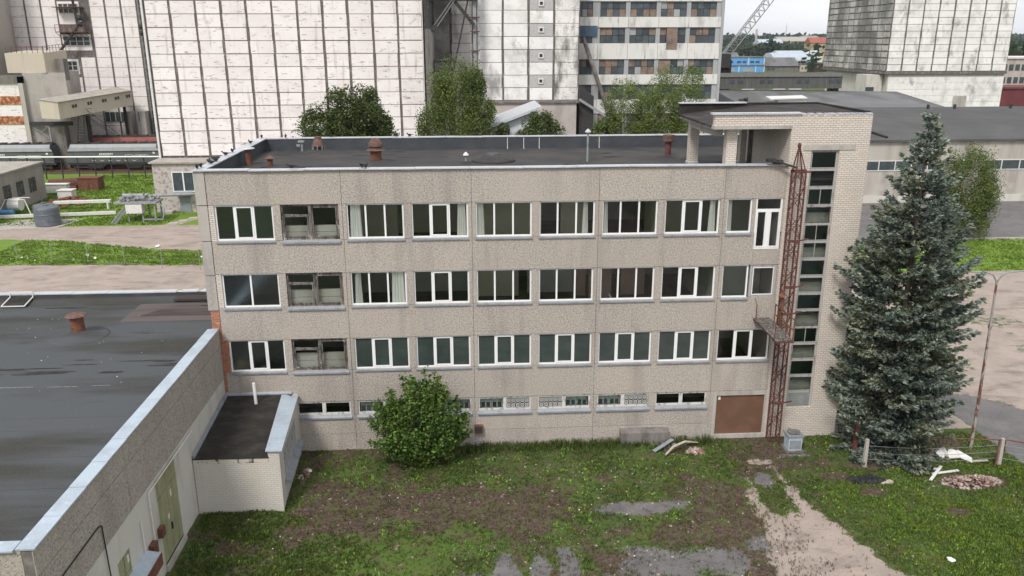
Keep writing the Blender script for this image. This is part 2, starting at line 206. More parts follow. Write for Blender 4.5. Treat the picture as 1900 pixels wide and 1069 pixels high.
# ---------------------------------------------------------------- mesh helpers
C = sc.collection
def tag(o, label=None, cat=None, group=None, kind=None):
    if label: o['label'] = label
    if cat: o['category'] = cat
    if group: o['group'] = group
    if kind: o['kind'] = kind
    return o
def empty(name, loc, label, cat, group=None):
    o = bpy.data.objects.new(name, None); C.objects.link(o); o.location = loc; o.empty_display_size = .3; return tag(o, label, cat, group)
def wloc(o):
    v = Vector((0, 0, 0))
    while o is not None: v += Vector(o.location); o = o.parent
    return v
class MB:
    def __init__(s): s.v = []; s.f = []; s.m = []
    def add(s, vs, fs, m=0):
        k = len(s.v); s.v += [tuple(v) for v in vs]; s.f += [tuple(k+i for i in f) for f in fs]; s.m += [m]*len(fs); return s
    def box(s, x0, y0, z0, x1, y1, z1, m=0):
        return s.hexa([(x0, y0, z0), (x1, y0, z0), (x1, y1, z0), (x0, y1, z0), (x0, y0, z1), (x1, y0, z1), (x1, y1, z1), (x0, y1, z1)], m)
    def hexa(s, p, m=0):
        return s.add(p, [(3, 2, 1, 0), (4, 5, 6, 7), (0, 1, 5, 4), (1, 2, 6, 5), (2, 3, 7, 6), (3, 0, 4, 7)], m)
    def tube(s, a, b, r, r2=None, n=8, m=0, cap=True):
        a, b = Vector(a), Vector(b); d = (b-a).normalized(); u = d.orthogonal().normalized(); v = d.cross(u); r2 = r if r2 is None else r2
        vs = [a+(u*math.cos(t)+v*math.sin(t))*r for t in (2*math.pi*i/n for i in range(n))] + [b+(u*math.cos(t)+v*math.sin(t))*r2 for t in (2*math.pi*i/n for i in range(n))]
        fs = [(i, (i+1) % n, n+(i+1) % n, n+i) for i in range(n)]
        if cap: fs += [tuple(range(n-1, -1, -1)), tuple(range(n, 2*n))]
        return s.add(vs, fs, m)
    def path(s, pts, r, n=6, m=0):
        for i in range(len(pts)-1):
            r0 = r[i] if isinstance(r, (list, tuple)) else r; r1 = r[i+1] if isinstance(r, (list, tuple)) else r
            s.tube(pts[i], pts[i+1], r0, r1, n, m)
        return s
    def bar(s, a, b, w, h, m=0, upv=(0, 0, 1)):
        a, b = Vector(a), Vector(b); d = (b-a).normalized(); U = Vector(upv)
        if abs(d.dot(U)) > .95: U = Vector((1, 0, 0))
        q = d.cross(U).normalized()*(w/2); U = q.cross(d).normalized()*(h/2)
        return s.hexa([a-q-U, a+q-U, b+q-U, b-q-U, a-q+U, a+q+U, b+q+U, b-q+U], m)
    def lathe(s, c, prof, n=16, m=0):
        c = Vector(c); vs = []; fs = []
        for r, z in prof: vs += [c+Vector((r*math.cos(2*math.pi*i/n), r*math.sin(2*math.pi*i/n), z)) for i in range(n)]
        for j in range(len(prof)-1): fs += [(j*n+i, j*n+(i+1) % n, (j+1)*n+(i+1) % n, (j+1)*n+i) for i in range(n)]
        fs += [tuple(range(n-1, -1, -1)), tuple((len(prof)-1)*n+i for i in range(n))]
        return s.add(vs, fs, m)
    def prism(s, poly, z0, z1, m=0):
        n = len(poly); return s.add([(x, y, z0) for x, y in poly]+[(x, y, z1) for x, y in poly], [tuple(range(n-1, -1, -1)), tuple(range(n, 2*n))]+[(i, (i+1) % n, n+(i+1) % n, n+i) for i in range(n)], m)
    def rock(s, c, r, rng, m=0, flat=1):
        ph = (1+5**.5)/2
        ico = [(-1, ph, 0), (1, ph, 0), (-1, -ph, 0), (1, -ph, 0), (0, -1, ph), (0, 1, ph), (0, -1, -ph), (0, 1, -ph), (ph, 0, -1), (ph, 0, 1), (-ph, 0, -1), (-ph, 0, 1)]
        fs = [(0, 11, 5), (0, 5, 1), (0, 1, 7), (0, 7, 10), (0, 10, 11), (1, 5, 9), (5, 11, 4), (11, 10, 2), (10, 7, 6), (7, 1, 8), (3, 9, 4), (3, 4, 2), (3, 2, 6), (3, 6, 8), (3, 8, 9), (4, 9, 5), (2, 4, 11), (6, 2, 10), (8, 6, 7), (9, 8, 1)]
        k = r/1.9; return s.add([(c[0]+x*k*rng.uniform(.6, 1.3), c[1]+y*k*rng.uniform(.6, 1.3), c[2]+z*k*flat*rng.uniform(.6, 1.2)) for x, y, z in ico], fs, m)
    def build(s, name, mats, parent=None, origin=None, smooth=False):
        mats = mats if isinstance(mats, (list, tuple)) else [mats]
        base = wloc(parent) if parent else Vector(origin or (0, 0, 0))
        me = bpy.data.meshes.new(name); me.from_pydata([tuple(Vector(v)-base) for v in s.v], [], s.f)
        for q in mats: me.materials.append(q)
        me.polygons.foreach_set('material_index', s.m)
        if smooth: me.polygons.foreach_set('use_smooth', [True]*len(s.f))
        me.update(); o = bpy.data.objects.new(name, me); C.objects.link(o)
        if parent: o.parent = parent
        elif origin: o.location = origin
        return o
def bx(name, mt, parent, *a): return MB().box(*a).build(name, mt, parent)
def quads(name, V, mt, parent=None, origin=None, midx=None):
    """V: (N,4,3) array of quads -> one mesh"""
    N = len(V); base = np.array(wloc(parent) if parent else (origin or (0, 0, 0)), float)
    me = bpy.data.meshes.new(name); me.vertices.add(4*N); me.vertices.foreach_set('co', (V.reshape(-1, 3)-base).astype(np.float32).ravel())
    me.loops.add(4*N); me.loops.foreach_set('vertex_index', np.arange(4*N, dtype=np.int32)); me.polygons.add(N)
    me.polygons.foreach_set('loop_start', np.arange(0, 4*N, 4, dtype=np.int32))
    for q in (mt if isinstance(mt, (list, tuple)) else [mt]): me.materials.append(q)
    if midx is not None: me.polygons.foreach_set('material_index', midx.astype(np.int32))
    me.update(calc_edges=True); o = bpy.data.objects.new(name, me); C.objects.link(o)
    if parent: o.parent = parent
    elif origin: o.location = origin
    return o
def leaves(P, size, rng, asp=.5, droop=0, jitter=.4):
    """rhombic leaves of random direction at points P"""
    N = len(P); d = rng.normal(size=(N, 3)); d[:, 2] = d[:, 2]*.7-droop; d /= np.linalg.norm(d, axis=1)[:, None]
    e = np.cross(d, rng.normal(size=(N, 3))); e /= np.linalg.norm(e, axis=1)[:, None]
    L = (size*(1+jitter*rng.uniform(-1, 1, N)))[:, None]; W = L*asp
    return np.stack([P-d*L/2, P+e*W/2, P+d*L/2, P-e*W/2], 1)
def vnoise(x, y, seed=0):
    """smooth value noise in numpy, 0..1"""
    xi, yi = np.floor(x).astype(int), np.floor(y).astype(int); fx, fy = x-xi, y-yi; fx = fx*fx*(3-2*fx); fy = fy*fy*(3-2*fy)
    def h(i, j):
        n = (i*374761393 + j*668265263 + seed*974634777) & 0x7fffffff; n = (n ^ (n >> 13))*1274126177 & 0x7fffffff; return ((n ^ (n >> 16)) & 0xffff)/65535.
    return (h(xi, yi)*(1-fx)+h(xi+1, yi)*fx)*(1-fy)+(h(xi, yi+1)*(1-fx)+h(xi+1, yi+1)*fx)*fy
def fbm(x, y, seed=0, o=4): return sum(vnoise(x*2**i, y*2**i, seed+i*17)*.5**(i+1) for i in range(o))/(1-.5**o)
def sstep(a, b, x): t = np.clip((x-a)/(b-a), 0, 1); return t*t*(3-2*t)
# ---------------------------------------------------------------- ground: one sheet to the horizon, split by what covers it
def dist_seg(x, y, pts):
    d = np.full(x.shape, 1e9)
    for (ax, ay), (bx_, by) in zip(pts[:-1], pts[1:]):
        vx, vy = bx_-ax, by-ay; t = np.clip(((x-ax)*vx+(y-ay)*vy)/(vx*vx+vy*vy), 0, 1); d = np.minimum(d, np.hypot(x-ax-t*vx, y-ay-t*vy))
    return d
def inter(v, xs, ys): return np.interp(v, xs, ys)
def cover(x, y):
    """weights sand, soil, asphalt (rest grass) at world points"""
    n1, n2, n3 = fbm(x*.35, y*.35, 1), fbm(x*1.1, y*1.1, 2), fbm(x*.16+9, y*.16, 3)
    wob = (n2-.5)*1.4
    # front yard ------------------------------------------------
    yard = (y < 0.2) & (x > -.4)
    trL = inter(-y, [3.2, 4.2, 6, 8, 11.3, 20], [24.8, 24.5, 24.1, 24.0, 23.2, 20]); trR = inter(-y, [3.2, 4.2, 6, 8, 10, 11.7, 20], [26.5, 26.7, 26.9, 27.4, 28.0, 28.7, 31.5])
    sand = sstep(-.5, .7, np.minimum(x-trL, trR-x)+wob*.7)*sstep(-2.5, -3.2, y)
    mid = sstep(.95, .3, np.abs(x-(trL+trR)/2+.1+wob*.5))*sstep(-8.2, -6.4, y+wob)*.95; sand = .86*sand*(1-mid)
    sand = np.maximum(sand, sstep(.9, .5, np.hypot((x-25.9)/1.1, (y+2.5)/.5)+wob*.4)*.8)
    soil = .13+.60*sstep(.34, .66, n1*.7+n2*.45-.06 - .24*sstep(5.5, 1, x) - .15*sstep(27, 28.5, x) + .14*np.exp(-((x-10.5)/6.5)**2-((y+5.5)/4)**2) - .3*np.exp(-((x-17)/6)**2-((y+.8)/1.4)**2) - .22*np.exp(-((x-9)/3.5)**2-((y+9.2)/1.7)**2) - .22*np.exp(-((x-14)/2.5)**2-((y+3.6)/1.)**2))
    soil = soil*(1-.9*sstep(24.5, 28, x)*sstep(-3, -4, y)) 
    asp = np.zeros_like(x)
    for cx_, cy_, rx, ry in ((13.0, -10.6, .55, 1.5), (14.4, -10.7, .45, 1.4), (15.5, -10.4, .5, 1.6), (11.6, -11.2, .7, .8), (18.8, -6.3, 2.0, .55), (20.6, -6.1, 1.0, .35), (19.2, -10.3, 2.0, 1.2), (21.6, -10.4, 1.4, 1.1), (17.0, -11.6, 1.6, .7), (23.6, -9.3, .8, .6), (20, -13, 6, 1.4), (25.5, -4.2, .5, .7), (17, -15.5, 9, 2)):
        asp = np.maximum(asp, .78*sstep(1.55, .45, np.hypot((x-cx_)/rx, (y-cy_)/ry)+wob*.5))
    rub = sstep(1.2, .8, np.hypot((x-35.1)/1.6, (y+5.1)/.75)+wob*.3)
    soil = np.maximum(soil, rub); 
    for cx_, cy_, rx, ry in ((29.0, -4.2, .7, .35), (30.0, -5.6, .7, .4), (33, -7.5, .6, .3), (31.3, -3.2, 1.6, .5), (34, -1.2, 3, 1.3)): soil = np.maximum(soil, .9*sstep(1.3, .7, np.hypot((x-cx_)/rx, (y-cy_)/ry)+wob*.4))
    # to the right: concrete road beyond a slanting edge, verge, asphalt yard ----------
    edge = inter(y, [-30, -8, -3.5, 1.8, 12.3, 28, 60], [36, 38.2, 38.6, 38.4, 38.2, 38.0, 38])
    rroad = sstep(-.15, .15, x-edge+wob*.12)*(y < 42.6)*(x > 30)
    vergeR = sstep(29.9, 30.2, y+wob*.2)*sstep(42.0, 41.7, y)*(x > 46)
    ra = np.clip(sstep(1.5, -.8, y-4.2+(x-40.5)*.9+wob*1.)+.5*sstep(.55, .7, fbm(x*.22, y*.35, 61))*(y < 27), 0, 1)*(x > 30)          # darker asphalt near the fence, worn concrete further off
    # behind and to the left ------------------------------------
    back = (y >= .2) & (x < 40)
    s1 = sstep(37.9, 36.9, y+wob*.9+(x+20)*.06)
    gtop = inter(x, [-60, -36.9, -30, -24, -17.8, -14.6, 10], [50.2, 48.8, 47.7, 45.2, 43.0, 42.6, 42.2])
    road = sstep(gtop-.1, gtop+.1, y+wob*.1)*sstep(54.9, 54.6, y+wob*.25)
    g2 = sstep(54.6, 54.9, y+wob*.25)
    path = sstep(1.1, .5, dist_seg(x, y, [(-19, 59.5), (-20.5, 57), (-22, 54)])+wob*.4)
    rail = sstep(93.0, 94.5, y+wob)*sstep(110, 108, y)
    sandB = np.clip(s1*.95+road*.85+path*.8, 0, 1); soilB = np.clip(sstep(.7, 0, np.abs(y-37.6+(x+20)*.06)+wob)*.8*(fbm(x*.8, y*.8, 5) > .4)+rail, 0, 1)
    sand = np.where(yard, sand, np.where(back, sandB, 0)); soil = np.where(yard, soil, np.where(back, soilB, 0)); asp = np.where(yard, asp, 0)
    rr = rroad*(1-vergeR)
    sand = sand*(1-rroad)+rr*(1-ra)*1.0; soil = soil*(1-rroad); asp = asp*(1-rroad)+rr*ra
    fy = (y > 42)*(y < 62.5)*(x > 40); asp = np.where(fy, 1., asp); sand = np.where(fy, 0., sand)
    midy = (y >= 13)*(y < 62)*(x > 0)*(x < 45); asp = np.where(midy, .9, asp)
    return np.stack([sand, soil, asp], -1).clip(0, 1)
xs = np.concatenate([[-4000, -2000, -900, -400, -250, -160, -110], np.arange(-80, -1, .7), np.arange(-1, 42, .2), np.arange(42, 90, .8), [92, 100, 120, 150, 200, 300, 500, 900, 2000, 4500]])
ys = np.concatenate([[-3000, -900, -300, -120, -60, -40, -28], np.arange(-22, -13, .5), np.arange(-13, .6, .2), np.arange(.8, 28, .8), np.arange(28, 63, .5), np.arange(63, 112, 1.2), [115, 125, 140, 170, 220, 300, 450, 700, 1200, 2500, 5000]])
gx, gy = np.meshgrid(xs, ys); cov = cover(gx, gy)
nearyard = (gy < .2)*(gx < 40)*(gx > -1)
gz = np.where(nearyard*(gy > -20), (fbm(gx*.5, gy*.5, 8)-.5)*.22*sstep(0, -.8, gy) + (fbm(gx*2.2, gy*2.2, 9)-.5)*.08*(1-cov[..., 0]), 0)
gz -= cov[..., 0]*.03*nearyard
nx, ny = len(xs), len(ys)
V = np.stack([gx, gy, gz], -1).reshape(-1, 3); I = np.arange(nx*ny).reshape(ny, nx)
F = np.stack([I[:-1, :-1], I[:-1, 1:], I[1:, 1:], I[1:, :-1]], -1)
fc = (cov[:-1, :-1]+cov[1:, 1:]+cov[:-1, 1:]+cov[1:, :-1])/4; fcx = (gx[:-1, :-1]+gx[1:, 1:])/2; fcy = (gy[:-1, :-1]+gy[1:, 1:])/2
gm = bpy.data.materials.new('ground cover'); gm.use_nodes = True; nt = gm.node_tree; b = nt.nodes['Principled BSDF']
tc = nt.nodes.new('ShaderNodeTexCoord'); P = tc.outputs['Object']; at = nt.nodes.new('ShaderNodeAttribute'); at.attribute_name = 'cover'
sp = nt.nodes.new('ShaderNodeSeparateColor'); nt.links.new(at.outputs['Color'], sp.inputs[0])
n_f = noise(nt, P, 2.2, detail=6, rough=.7); n_l = noise(nt, P, .12, off=4); n_m = noise(nt, P, .7, off=8); n_s = noise(nt, P, 9, off=2, detail=5)
grass = mixc(nt, ramp(nt, n_m, .35, .65), (.060, .095, .022), (.095, .115, .035)); grass = mixc(nt, ramp(nt, n_s, .4, .7), grass, (.038, .07, .018)); grass = mixc(nt, ramp(nt, n_l, .45, .65, c1=(.6, .6, .6, 1)), grass, (.085, .14, .022)); grass = mixc(nt, ramp(nt, noise(nt, P, 1.6, detail=7, rough=.75, off=21), .50, .60, c1=(.85, .85, .85, 1)), grass, (.10, .082, .045)); grass = mixc(nt, at.outputs['Alpha'], grass, mixc(nt, ramp(nt, n_m, .3, .7), (.115, .20, .022), (.15, .235, .035)))
soilc = mixc(nt, ramp(nt, n_s, .4, .65), (.052, .035, .028), (.125, .088, .068)); soilc = mixc(nt, ramp(nt, noise(nt, P, 1.9, detail=7, rough=.78, off=31), .50, .60, c1=(.85, .85, .85, 1)), soilc, (.085, .095, .035)); soilc = mixc(nt, ramp(nt, noise(nt, P, 3.1, detail=6, rough=.7, off=37), .60, .68, c1=(.7, .7, .7, 1)), soilc, (.21, .165, .13))
sandc = mixc(nt, ramp(nt, n_m, .38, .68), (.37, .305, .265), (.30, .25, .215)); sandc = mixc(nt, ramp(nt, n_s, .55, .75, c1=(.6, .6, .6, 1)), sandc, (.22, .18, .15)); sandc = mixc(nt, ramp(nt, noise(nt, P, .45, (1, 2.2, 1), 6, .65, 12), .52, .66, c1=(.75, .75, .75, 1)), sandc, (.19, .16, .145))
aspc = mixc(nt, ramp(nt, n_m, .35, .65), (.125, .118, .12), (.175, .163, .162)); aspc = mixc(nt, ramp(nt, n_s, .5, .7, c1=(.7, .7, .7, 1)), aspc, (.10, .095, .09))
vo = nt.nodes.new('ShaderNodeTexVoronoi'); vo.feature = 'DISTANCE_TO_EDGE'; vo.inputs['Scale'].default_value = .55; wv = nt.nodes.new('ShaderNodeVectorMath'); wv.operation = 'ADD'; wn = nt.nodes.new('ShaderNodeTexNoise'); wn.inputs['Scale'].default_value = 1.3; nt.links.new(P, wn.inputs['Vector']); nt.links.new(P, wv.inputs[0]); nt.links.new(wn.outputs['Color'], wv.inputs[1]); nt.links.new(wv.outputs[0], vo.inputs['Vector'])
crk = ramp(nt, vo.outputs['Distance'], .002, .016, (.45, .45, .45, 1), (0, 0, 0, 1)); aspc = mixc(nt, crk, aspc, (.06, .055, .05))
def edge(sock):
    a = nt.nodes.new('ShaderNodeMath'); a.operation = 'MULTIPLY_ADD'; a.inputs[1].default_value = 1.5; a.inputs[2].default_value = -.75; nt.links.new(n_f, a.inputs[0])
    c = nt.nodes.new('ShaderNodeMath'); c.operation = 'ADD'; nt.links.new(sock, c.inputs[0]); nt.links.new(a.outputs[0], c.inputs[1]); return ramp(nt, c.outputs[0], .42, .58)
col = mixc(nt, edge(sp.outputs[1]), grass, soilc); col = mixc(nt, edge(sp.outputs[2]), col, aspc); col = mixc(nt, edge(sp.outputs[0]), col, sandc)
nt.links.new(col, b.inputs['Base Color']); b.inputs['Specular IOR Level'].default_value = .3
ra_ = nt.nodes.new('ShaderNodeMapRange'); ra_.inputs[3].default_value = .95; ra_.inputs[4].default_value = .62; nt.links.new(sp.outputs[2], ra_.inputs[0]); nt.links.new(ra_.outputs[0], b.inputs['Roughness'])
bp = nt.nodes.new('ShaderNodeBump'); bp.inputs['Distance'].default_value = .05; bp.inputs['Strength'].default_value = .8; nt.links.new(n_s, bp.inputs['Height']); nt.links.new(bp.outputs[0], b.inputs['Normal'])
cls = np.zeros(fc.shape[:2], int)
cls[(fc[..., 0] > .5) & (fcy < .2) & (fcx < 33)] = 1; cls[(fc[..., 2] > .5) & (fcy < .2) & (fcx < 33)] = 2
cls[(fc[..., 0] > .5) & (fcy > .2) & (fcy < 40) & (fcx < 30)] = 3; cls[(fc[..., 0] > .5) & (fcy > 40) & (fcx < 30)] = 4
cls[((fc[..., 0] > .5) | (fc[..., 2] > .5)) & (fcx > 33) & (fcy < 42)] = 5; cls[(fc[..., 2] > .5) & (fcy > 42) & (fcx > 40)] = 6
for k, nm in enumerate(['ground', 'dirt_track', 'asphalt_patches', 'sand_strip', 'road', 'concrete_road', 'asphalt_yard']):
    ff = F[cls == k].reshape(-1, 4)
    if not len(ff): continue
    used, inv = np.unique(ff, return_inverse=True); me = bpy.data.meshes.new(nm)
    me.from_pydata(V[used].tolist(), [], inv.reshape(-1, 4).tolist()); a = me.color_attributes.new('cover', 'FLOAT_COLOR', 'POINT')
    cc = np.ones((len(used), 4)); cc[:, :3] = cov.reshape(-1, 3)[used]; cc[:, 3] = ((V[used, 1] > 20) & (V[used, 1] < 95))*1.0; a.data.foreach_set('color', cc.ravel()); me.materials.append(gm); me.update()
    o = bpy.data.objects.new(nm, me); C.objects.link(o); tag(o, kind='structure')
def gz_at(x, y): return (fbm(x*.5, y*.5, 8)-.5)*.22*sstep(0, -.8, y) + (fbm(x*2.2, y*2.2, 9)-.5)*.08
# low kerb between the far asphalt yard and its verge, concrete pad under the tanks
tag(MB().box(45, 41.9, -.1, 100, 42.2, .1).build('kerb', M['concrete']), kind='structure')
tag(MB().prism([(-44, 52.6), (-33.4, 54.2), (-32.4, 58.6), (-39, 58.6)], -.1, .09).build('concrete_pad', M['concrete']), kind='structure')
# ---------------------------------------------------------------- office building
ZT = [12.60, 9.32, 6.00, 2.68]; ZB = [10.92, 7.65, 4.35, 1.93]; X0, X1, XT = -.08, 26.93, 30.76; DEP = 13.0
B = empty('office_building', (15, 0, 0), 'long four storey concrete panel office block with white framed windows and a brick stair tower', 'building')
wm = MB(); G = .018
def panels(z0, z1, segs):
    for a, c in segs: wm.box(a+G/2, 0, z0+G/2, c-G/2, .30, z1-G/2)
J = [X0, 6, 12, 18, 24, X1]
full = list(zip(J[:-1], J[1:]))
panels(12.60, 14.16, full); panels(9.32, 10.92, [s for s in full[:-1]]+[(24, 25.6)]); wm.box(25.6, 0, 9.33, X1, .30, 10.08); panels(6.0, 7.65, full); panels(2.68, 4.35, full)
panels(0.9, 1.93, full[:-1]); panels(-.3, .9, full[:-1])
# piers between windows
for r in range(4):
    for k in range(10):
        xa, xb = 3*k-.17, 3*k+.17
        if k == 0: continue
        if k == 9: xa, xb = 26.88, X1
        if r == 3 and k == 9: continue
        if k % 2 == 0:
            wm.box(xa, .002, ZB[r]+G/2, 3*k-G/2, .3, ZT[r]-G/2); wm.box(3*k+G/2, .002, ZB[r]+G/2, xb, .3, ZT[r]-G/2)
        else: wm.box(xa, .002, ZB[r]+G/2, xb, .3, ZT[r]-G/2)
wm.box(24, .004, -.3, 24.2, .3, 2.66); wm.box(24.2, .004, -.3, X1, .3, .22)
wm.box(25.40, .004, 10.93, 25.56, .3, 12.59); 
wm.build('facade_wall', M['pebble'], B)
MB().box(X0+.02, .03, -.3, 24.1, .06, 1.9).box(X0+.02, .03, 2.7, X1, .06, 4.3).box(X0+.02, .03, 6.03, X1, .06, 7.6).box(X0+.02, .03, 9.35, 25.5, .06, 10.9).box(X0+.02, .03, 12.63, X1, .06, 14.1).build('joint_filler', M['pebble_dark'], B)
o_ = MB()
for a, c in ((12.63, 14.19), (10.95, 12.59), (9.30, 10.91), (7.56, 9.26)): o_.box(-.57, -.03, a, -.10, .4, c)
o_.build('corner_pilaster', M['concrete'], B)
for r in (0, 1): MB().box(-.09, .02, ZB[r], .165, .3, ZT[r]).build('brick_infill', M['brick_white'], B)
MB().box(-.5, .02, 6.6, -.1, .35, 7.54).box(-.32, .012, 2.9, .165, .30, 4.34).box(-.32, .012, 4.34, -.09, .3, 6.6).box(-.32, .022, 4.36, .165, .3, 5.99).build('exposed_brick', M['brick_orange'], B)
MB().box(-.55, .31, -.2, -.35, DEP-.02, 13.9).box(-.55, DEP-.3, -.2, XT, DEP-.01, 13.9).box(XT-.25, 6.1, -.2, XT-.002, DEP-.32, 13.9).build('rear_wall', M['brick_white'], B)
# window makers ------------------------------------------------
def frame_bars(m, x0, x1, z0, z1, w, y0, y1):
    m.box(x0, y0, z0, x0+w, y1, z1); m.box(x1-w, y0, z0, x1, y1, z1); m.box(x0+w, y0, z0, x1-w, y1, z0+w); m.box(x0+w, y0, z1-w, x1-w, y1, z1)
WR = random.Random(4)
def window(x0, x1, z0, z1, mull, sash=(), mt='white_pvc', gl='glass', sill='sill', w=.075, y=.10, open_=None):
    m = MB(); frame_bars(m, x0, x1, z0, z1, w, y, y+.08)
    xs_ = [x0+w]+[x0+(x1-x0)*t for t in mull]+[x1-w]
    for q in xs_[1:-1]: m.box(q-.04, y+.001, z0+w, q+.04, y+.079, z1-w)
    fr = m.build('window', M[mt], B)
    for i in sash:
        s_ = MB(); a, c = xs_[i]+(.04 if i else 0), xs_[i+1]-(.04 if i < len(mull) else 0); frame_bars(s_, a+.004, c-.004, z0+w+.004, z1-w-.004, .065, y-.018, y+.05); s_.build('sash', M[mt], fr)
    MB().box(x0+w-.01, y+.04, z0+w-.01, x1-w+.01, y+.048, z1-w+.01).build('pane', M[gl], fr)
    if sill: MB().hexa([(x0-.03, -.07, z0-.10), (x1+.03, -.07, z0-.10), (x1+.03, y, z0-.02), (x0-.03, y, z0-.02), (x0-.03, -.07, z0-.035), (x1+.03, -.07, z0-.035), (x1+.03, y, z0-.004), (x0-.03, y, z0-.004)]).build('sill', M[sill], fr)
    return fr
def wooden(x0, x1, z0, z1, boards=.62):
    m = MB(); frame_bars(m, x0, x1, z0, z1, .09, .08, .17); xm = (x0+x1)/2; m.box(xm-.07, .075, z0+.09, xm+.07, .165, z1-.09); m.bar((x0+.09, .12, z1-.5), (xm-.07, .12, z1-.53), .07, .07)
    fr = m.build('window', M['old_wood'], B)
    s_ = MB(); frame_bars(s_, x0+.11, xm-.09, z0+.12, z1-.55, .05, .06, .12); frame_bars(s_, xm+.09, x1-.11, z0+.12, z1-.12, .05, .06, .12); s_.build('sash', M['old_wood'], fr)
    MB().box(x0+.09, .13, z0+.09, x1-.09, .135, z1-.09).build('pane', M['glass'], fr)
    MB().box(x0+.12, .30, z0, xm-.1, .42, z0+boards*.5).box(x0+.12, .32, z0+boards*.5+.02, xm-.1, .44, z0+boards).box(xm+.1, .30, z0, x1-.1, .42, z0+boards*.5).box(xm+.1, .32, z0+boards*.5+.02, x1-.1, .44, z0+boards).build('inner_board', M['plaster_white'], fr)
    MB().hexa([(x0-.03, -.09, z0-.17), (x1+.03, -.09, z0-.17), (x1+.03, .08, z0-.04), (x0-.03, .08, z0-.04), (x0-.03, -.09, z0-.09), (x1+.03, -.09, z0-.09), (x1+.03, .08, z0), (x0-.03, .08, z0)]).build('sill', M['sill'], fr)
T = (1/3, 2/3)
mulls = {(0, 0): (.33, .66), (0, 2): T, (0, 3): T, (0, 4): T, (0, 5): T, (0, 6): T, (0, 7): T, (1, 0): (.5,), (2, 0): (.36, .68)}
sashes = {(0, 0): (1,), (0, 3): (1,), (0, 7): (1,), (1, 0): (), (1, 3): (1,), (1, 7): (1,), (2, 0): (1,), (2, 2): (1,), (2, 3): (1,), (2, 4): (1,), (2, 5): (1,), (2, 6): (1,), (2, 7): (1,), (2, 8): (1,)}
for r in range(3):
    for k in range(9):
        x0, x1 = 3*k+.17, 3*k+2.83
        if k == 1: wooden(x0, x1, ZB[r], ZT[r], (.62, .75, .8)[r]); continue
        if k == 8 and r < 2: continue
        window(x0, x1, ZB[r], ZT[r], mulls.get((r, k), T), sashes.get((r, k), ()), gl='film' if r == 2 and 0 < k < 8 else 'glass_grey' if k == 0 else 'glass')
window(24.17, 25.40, ZB[0], ZT[0], ()); window(24.17, 25.48, ZB[1], ZT[1], ())
# balcony door (top) and the frame with peeling edges below it
m = MB(); frame_bars(m, 25.56, 26.87, 10.10, 12.64, .09, .05, .14); m.box(25.65, .05, 11.98, 26.78, .14, 12.07); m.box(26.13, .045, 10.19, 26.30, .135, 11.98)
d_ = m.build('balcony_door', M['white_pvc'], B); s_ = MB(); frame_bars(s_, 25.655, 26.125, 10.195, 11.975, .05, .03, .1); frame_bars(s_, 26.305, 26.775, 10.195, 11.975, .05, .03, .1); s_.build('door_leaf', M['white_pvc'], d_)
MB().box(25.6, .09, 10.15, 26.83, .10, 12.6).build('pane', M['glass'], d_); MB().box(26.1, .02, 11.2, 26.13, .04, 11.32).box(26.31, .02, 11.2, 26.34, .04, 11.32).build('handle', M['white_pvc'], d_)
m = MB(); frame_bars(m, 25.56, 26.87, 7.65, 9.32, .11, .04, .16); fr = m.build('window', M['grey_wood'], B); MB().box(25.66, .09, 7.75, 26.77, .096, 9.22).build('pane', M['glass'], fr); s_ = MB(); frame_bars(s_, 25.69, 26.74, 7.78, 9.19, .04, .02, .07); s_.build('sash', M['white_pvc'], fr)
# basement windows
def ring_grille(x0, x1, z0, z1, fr):
    g = MB(); nn = 5; cw = (x1-x0)/nn
    for i in range(nn):
        for j in range(2):
            c_ = (x0+cw*(i+.5), z0+(z1-z0)*(.27+.46*j)); r_ = cw*.36; P_ = [(c_[0]+r_*math.cos(t*math.pi/4), .07, c_[1]+r_*math.sin(t*math.pi/4)) for t in range(9)]
            for a, c in zip(P_[:-1], P_[1:]): g.bar(a, c, .022, .022)
            g.bar((c_[0]-cw/2, .06, c_[1]-(z1-z0)*.23), (c_[0]+cw/2, .06, c_[1]+(z1-z0)*.23), .012, .012)
            g.bar((c_[0]-cw/2, .06, c_[1]+(z1-z0)*.23), (c_[0]+cw/2, .06, c_[1]-(z1-z0)*.23), .012, .012)
    g.build('ring_grille', M['white'], fr)
def glass_blocks(x0, x1, z0, z1, fr):
    g = MB()
    for i in range(2):
        a = x0+(x1-x0)*i/2; g.box(a+.01, .28, z0, a+(x1-x0)/2-.01, .40, z1-.18+WR.uniform(0, .1))
        for q in (.28, .72): g.box(a+(x1-x0)/2*q-.09, .26, z0+.08, a+(x1-x0)/2*q+.09, .281, z0+.34, 1)
    g.build('inner_board', [M['block_glass'], M['pane_dark']], fr)
bas = {1: 'oo', 2: 'bo', 3: 'ob', 4: 'bg', 5: 'gb', 6: 'bg', 7: 'oo'}
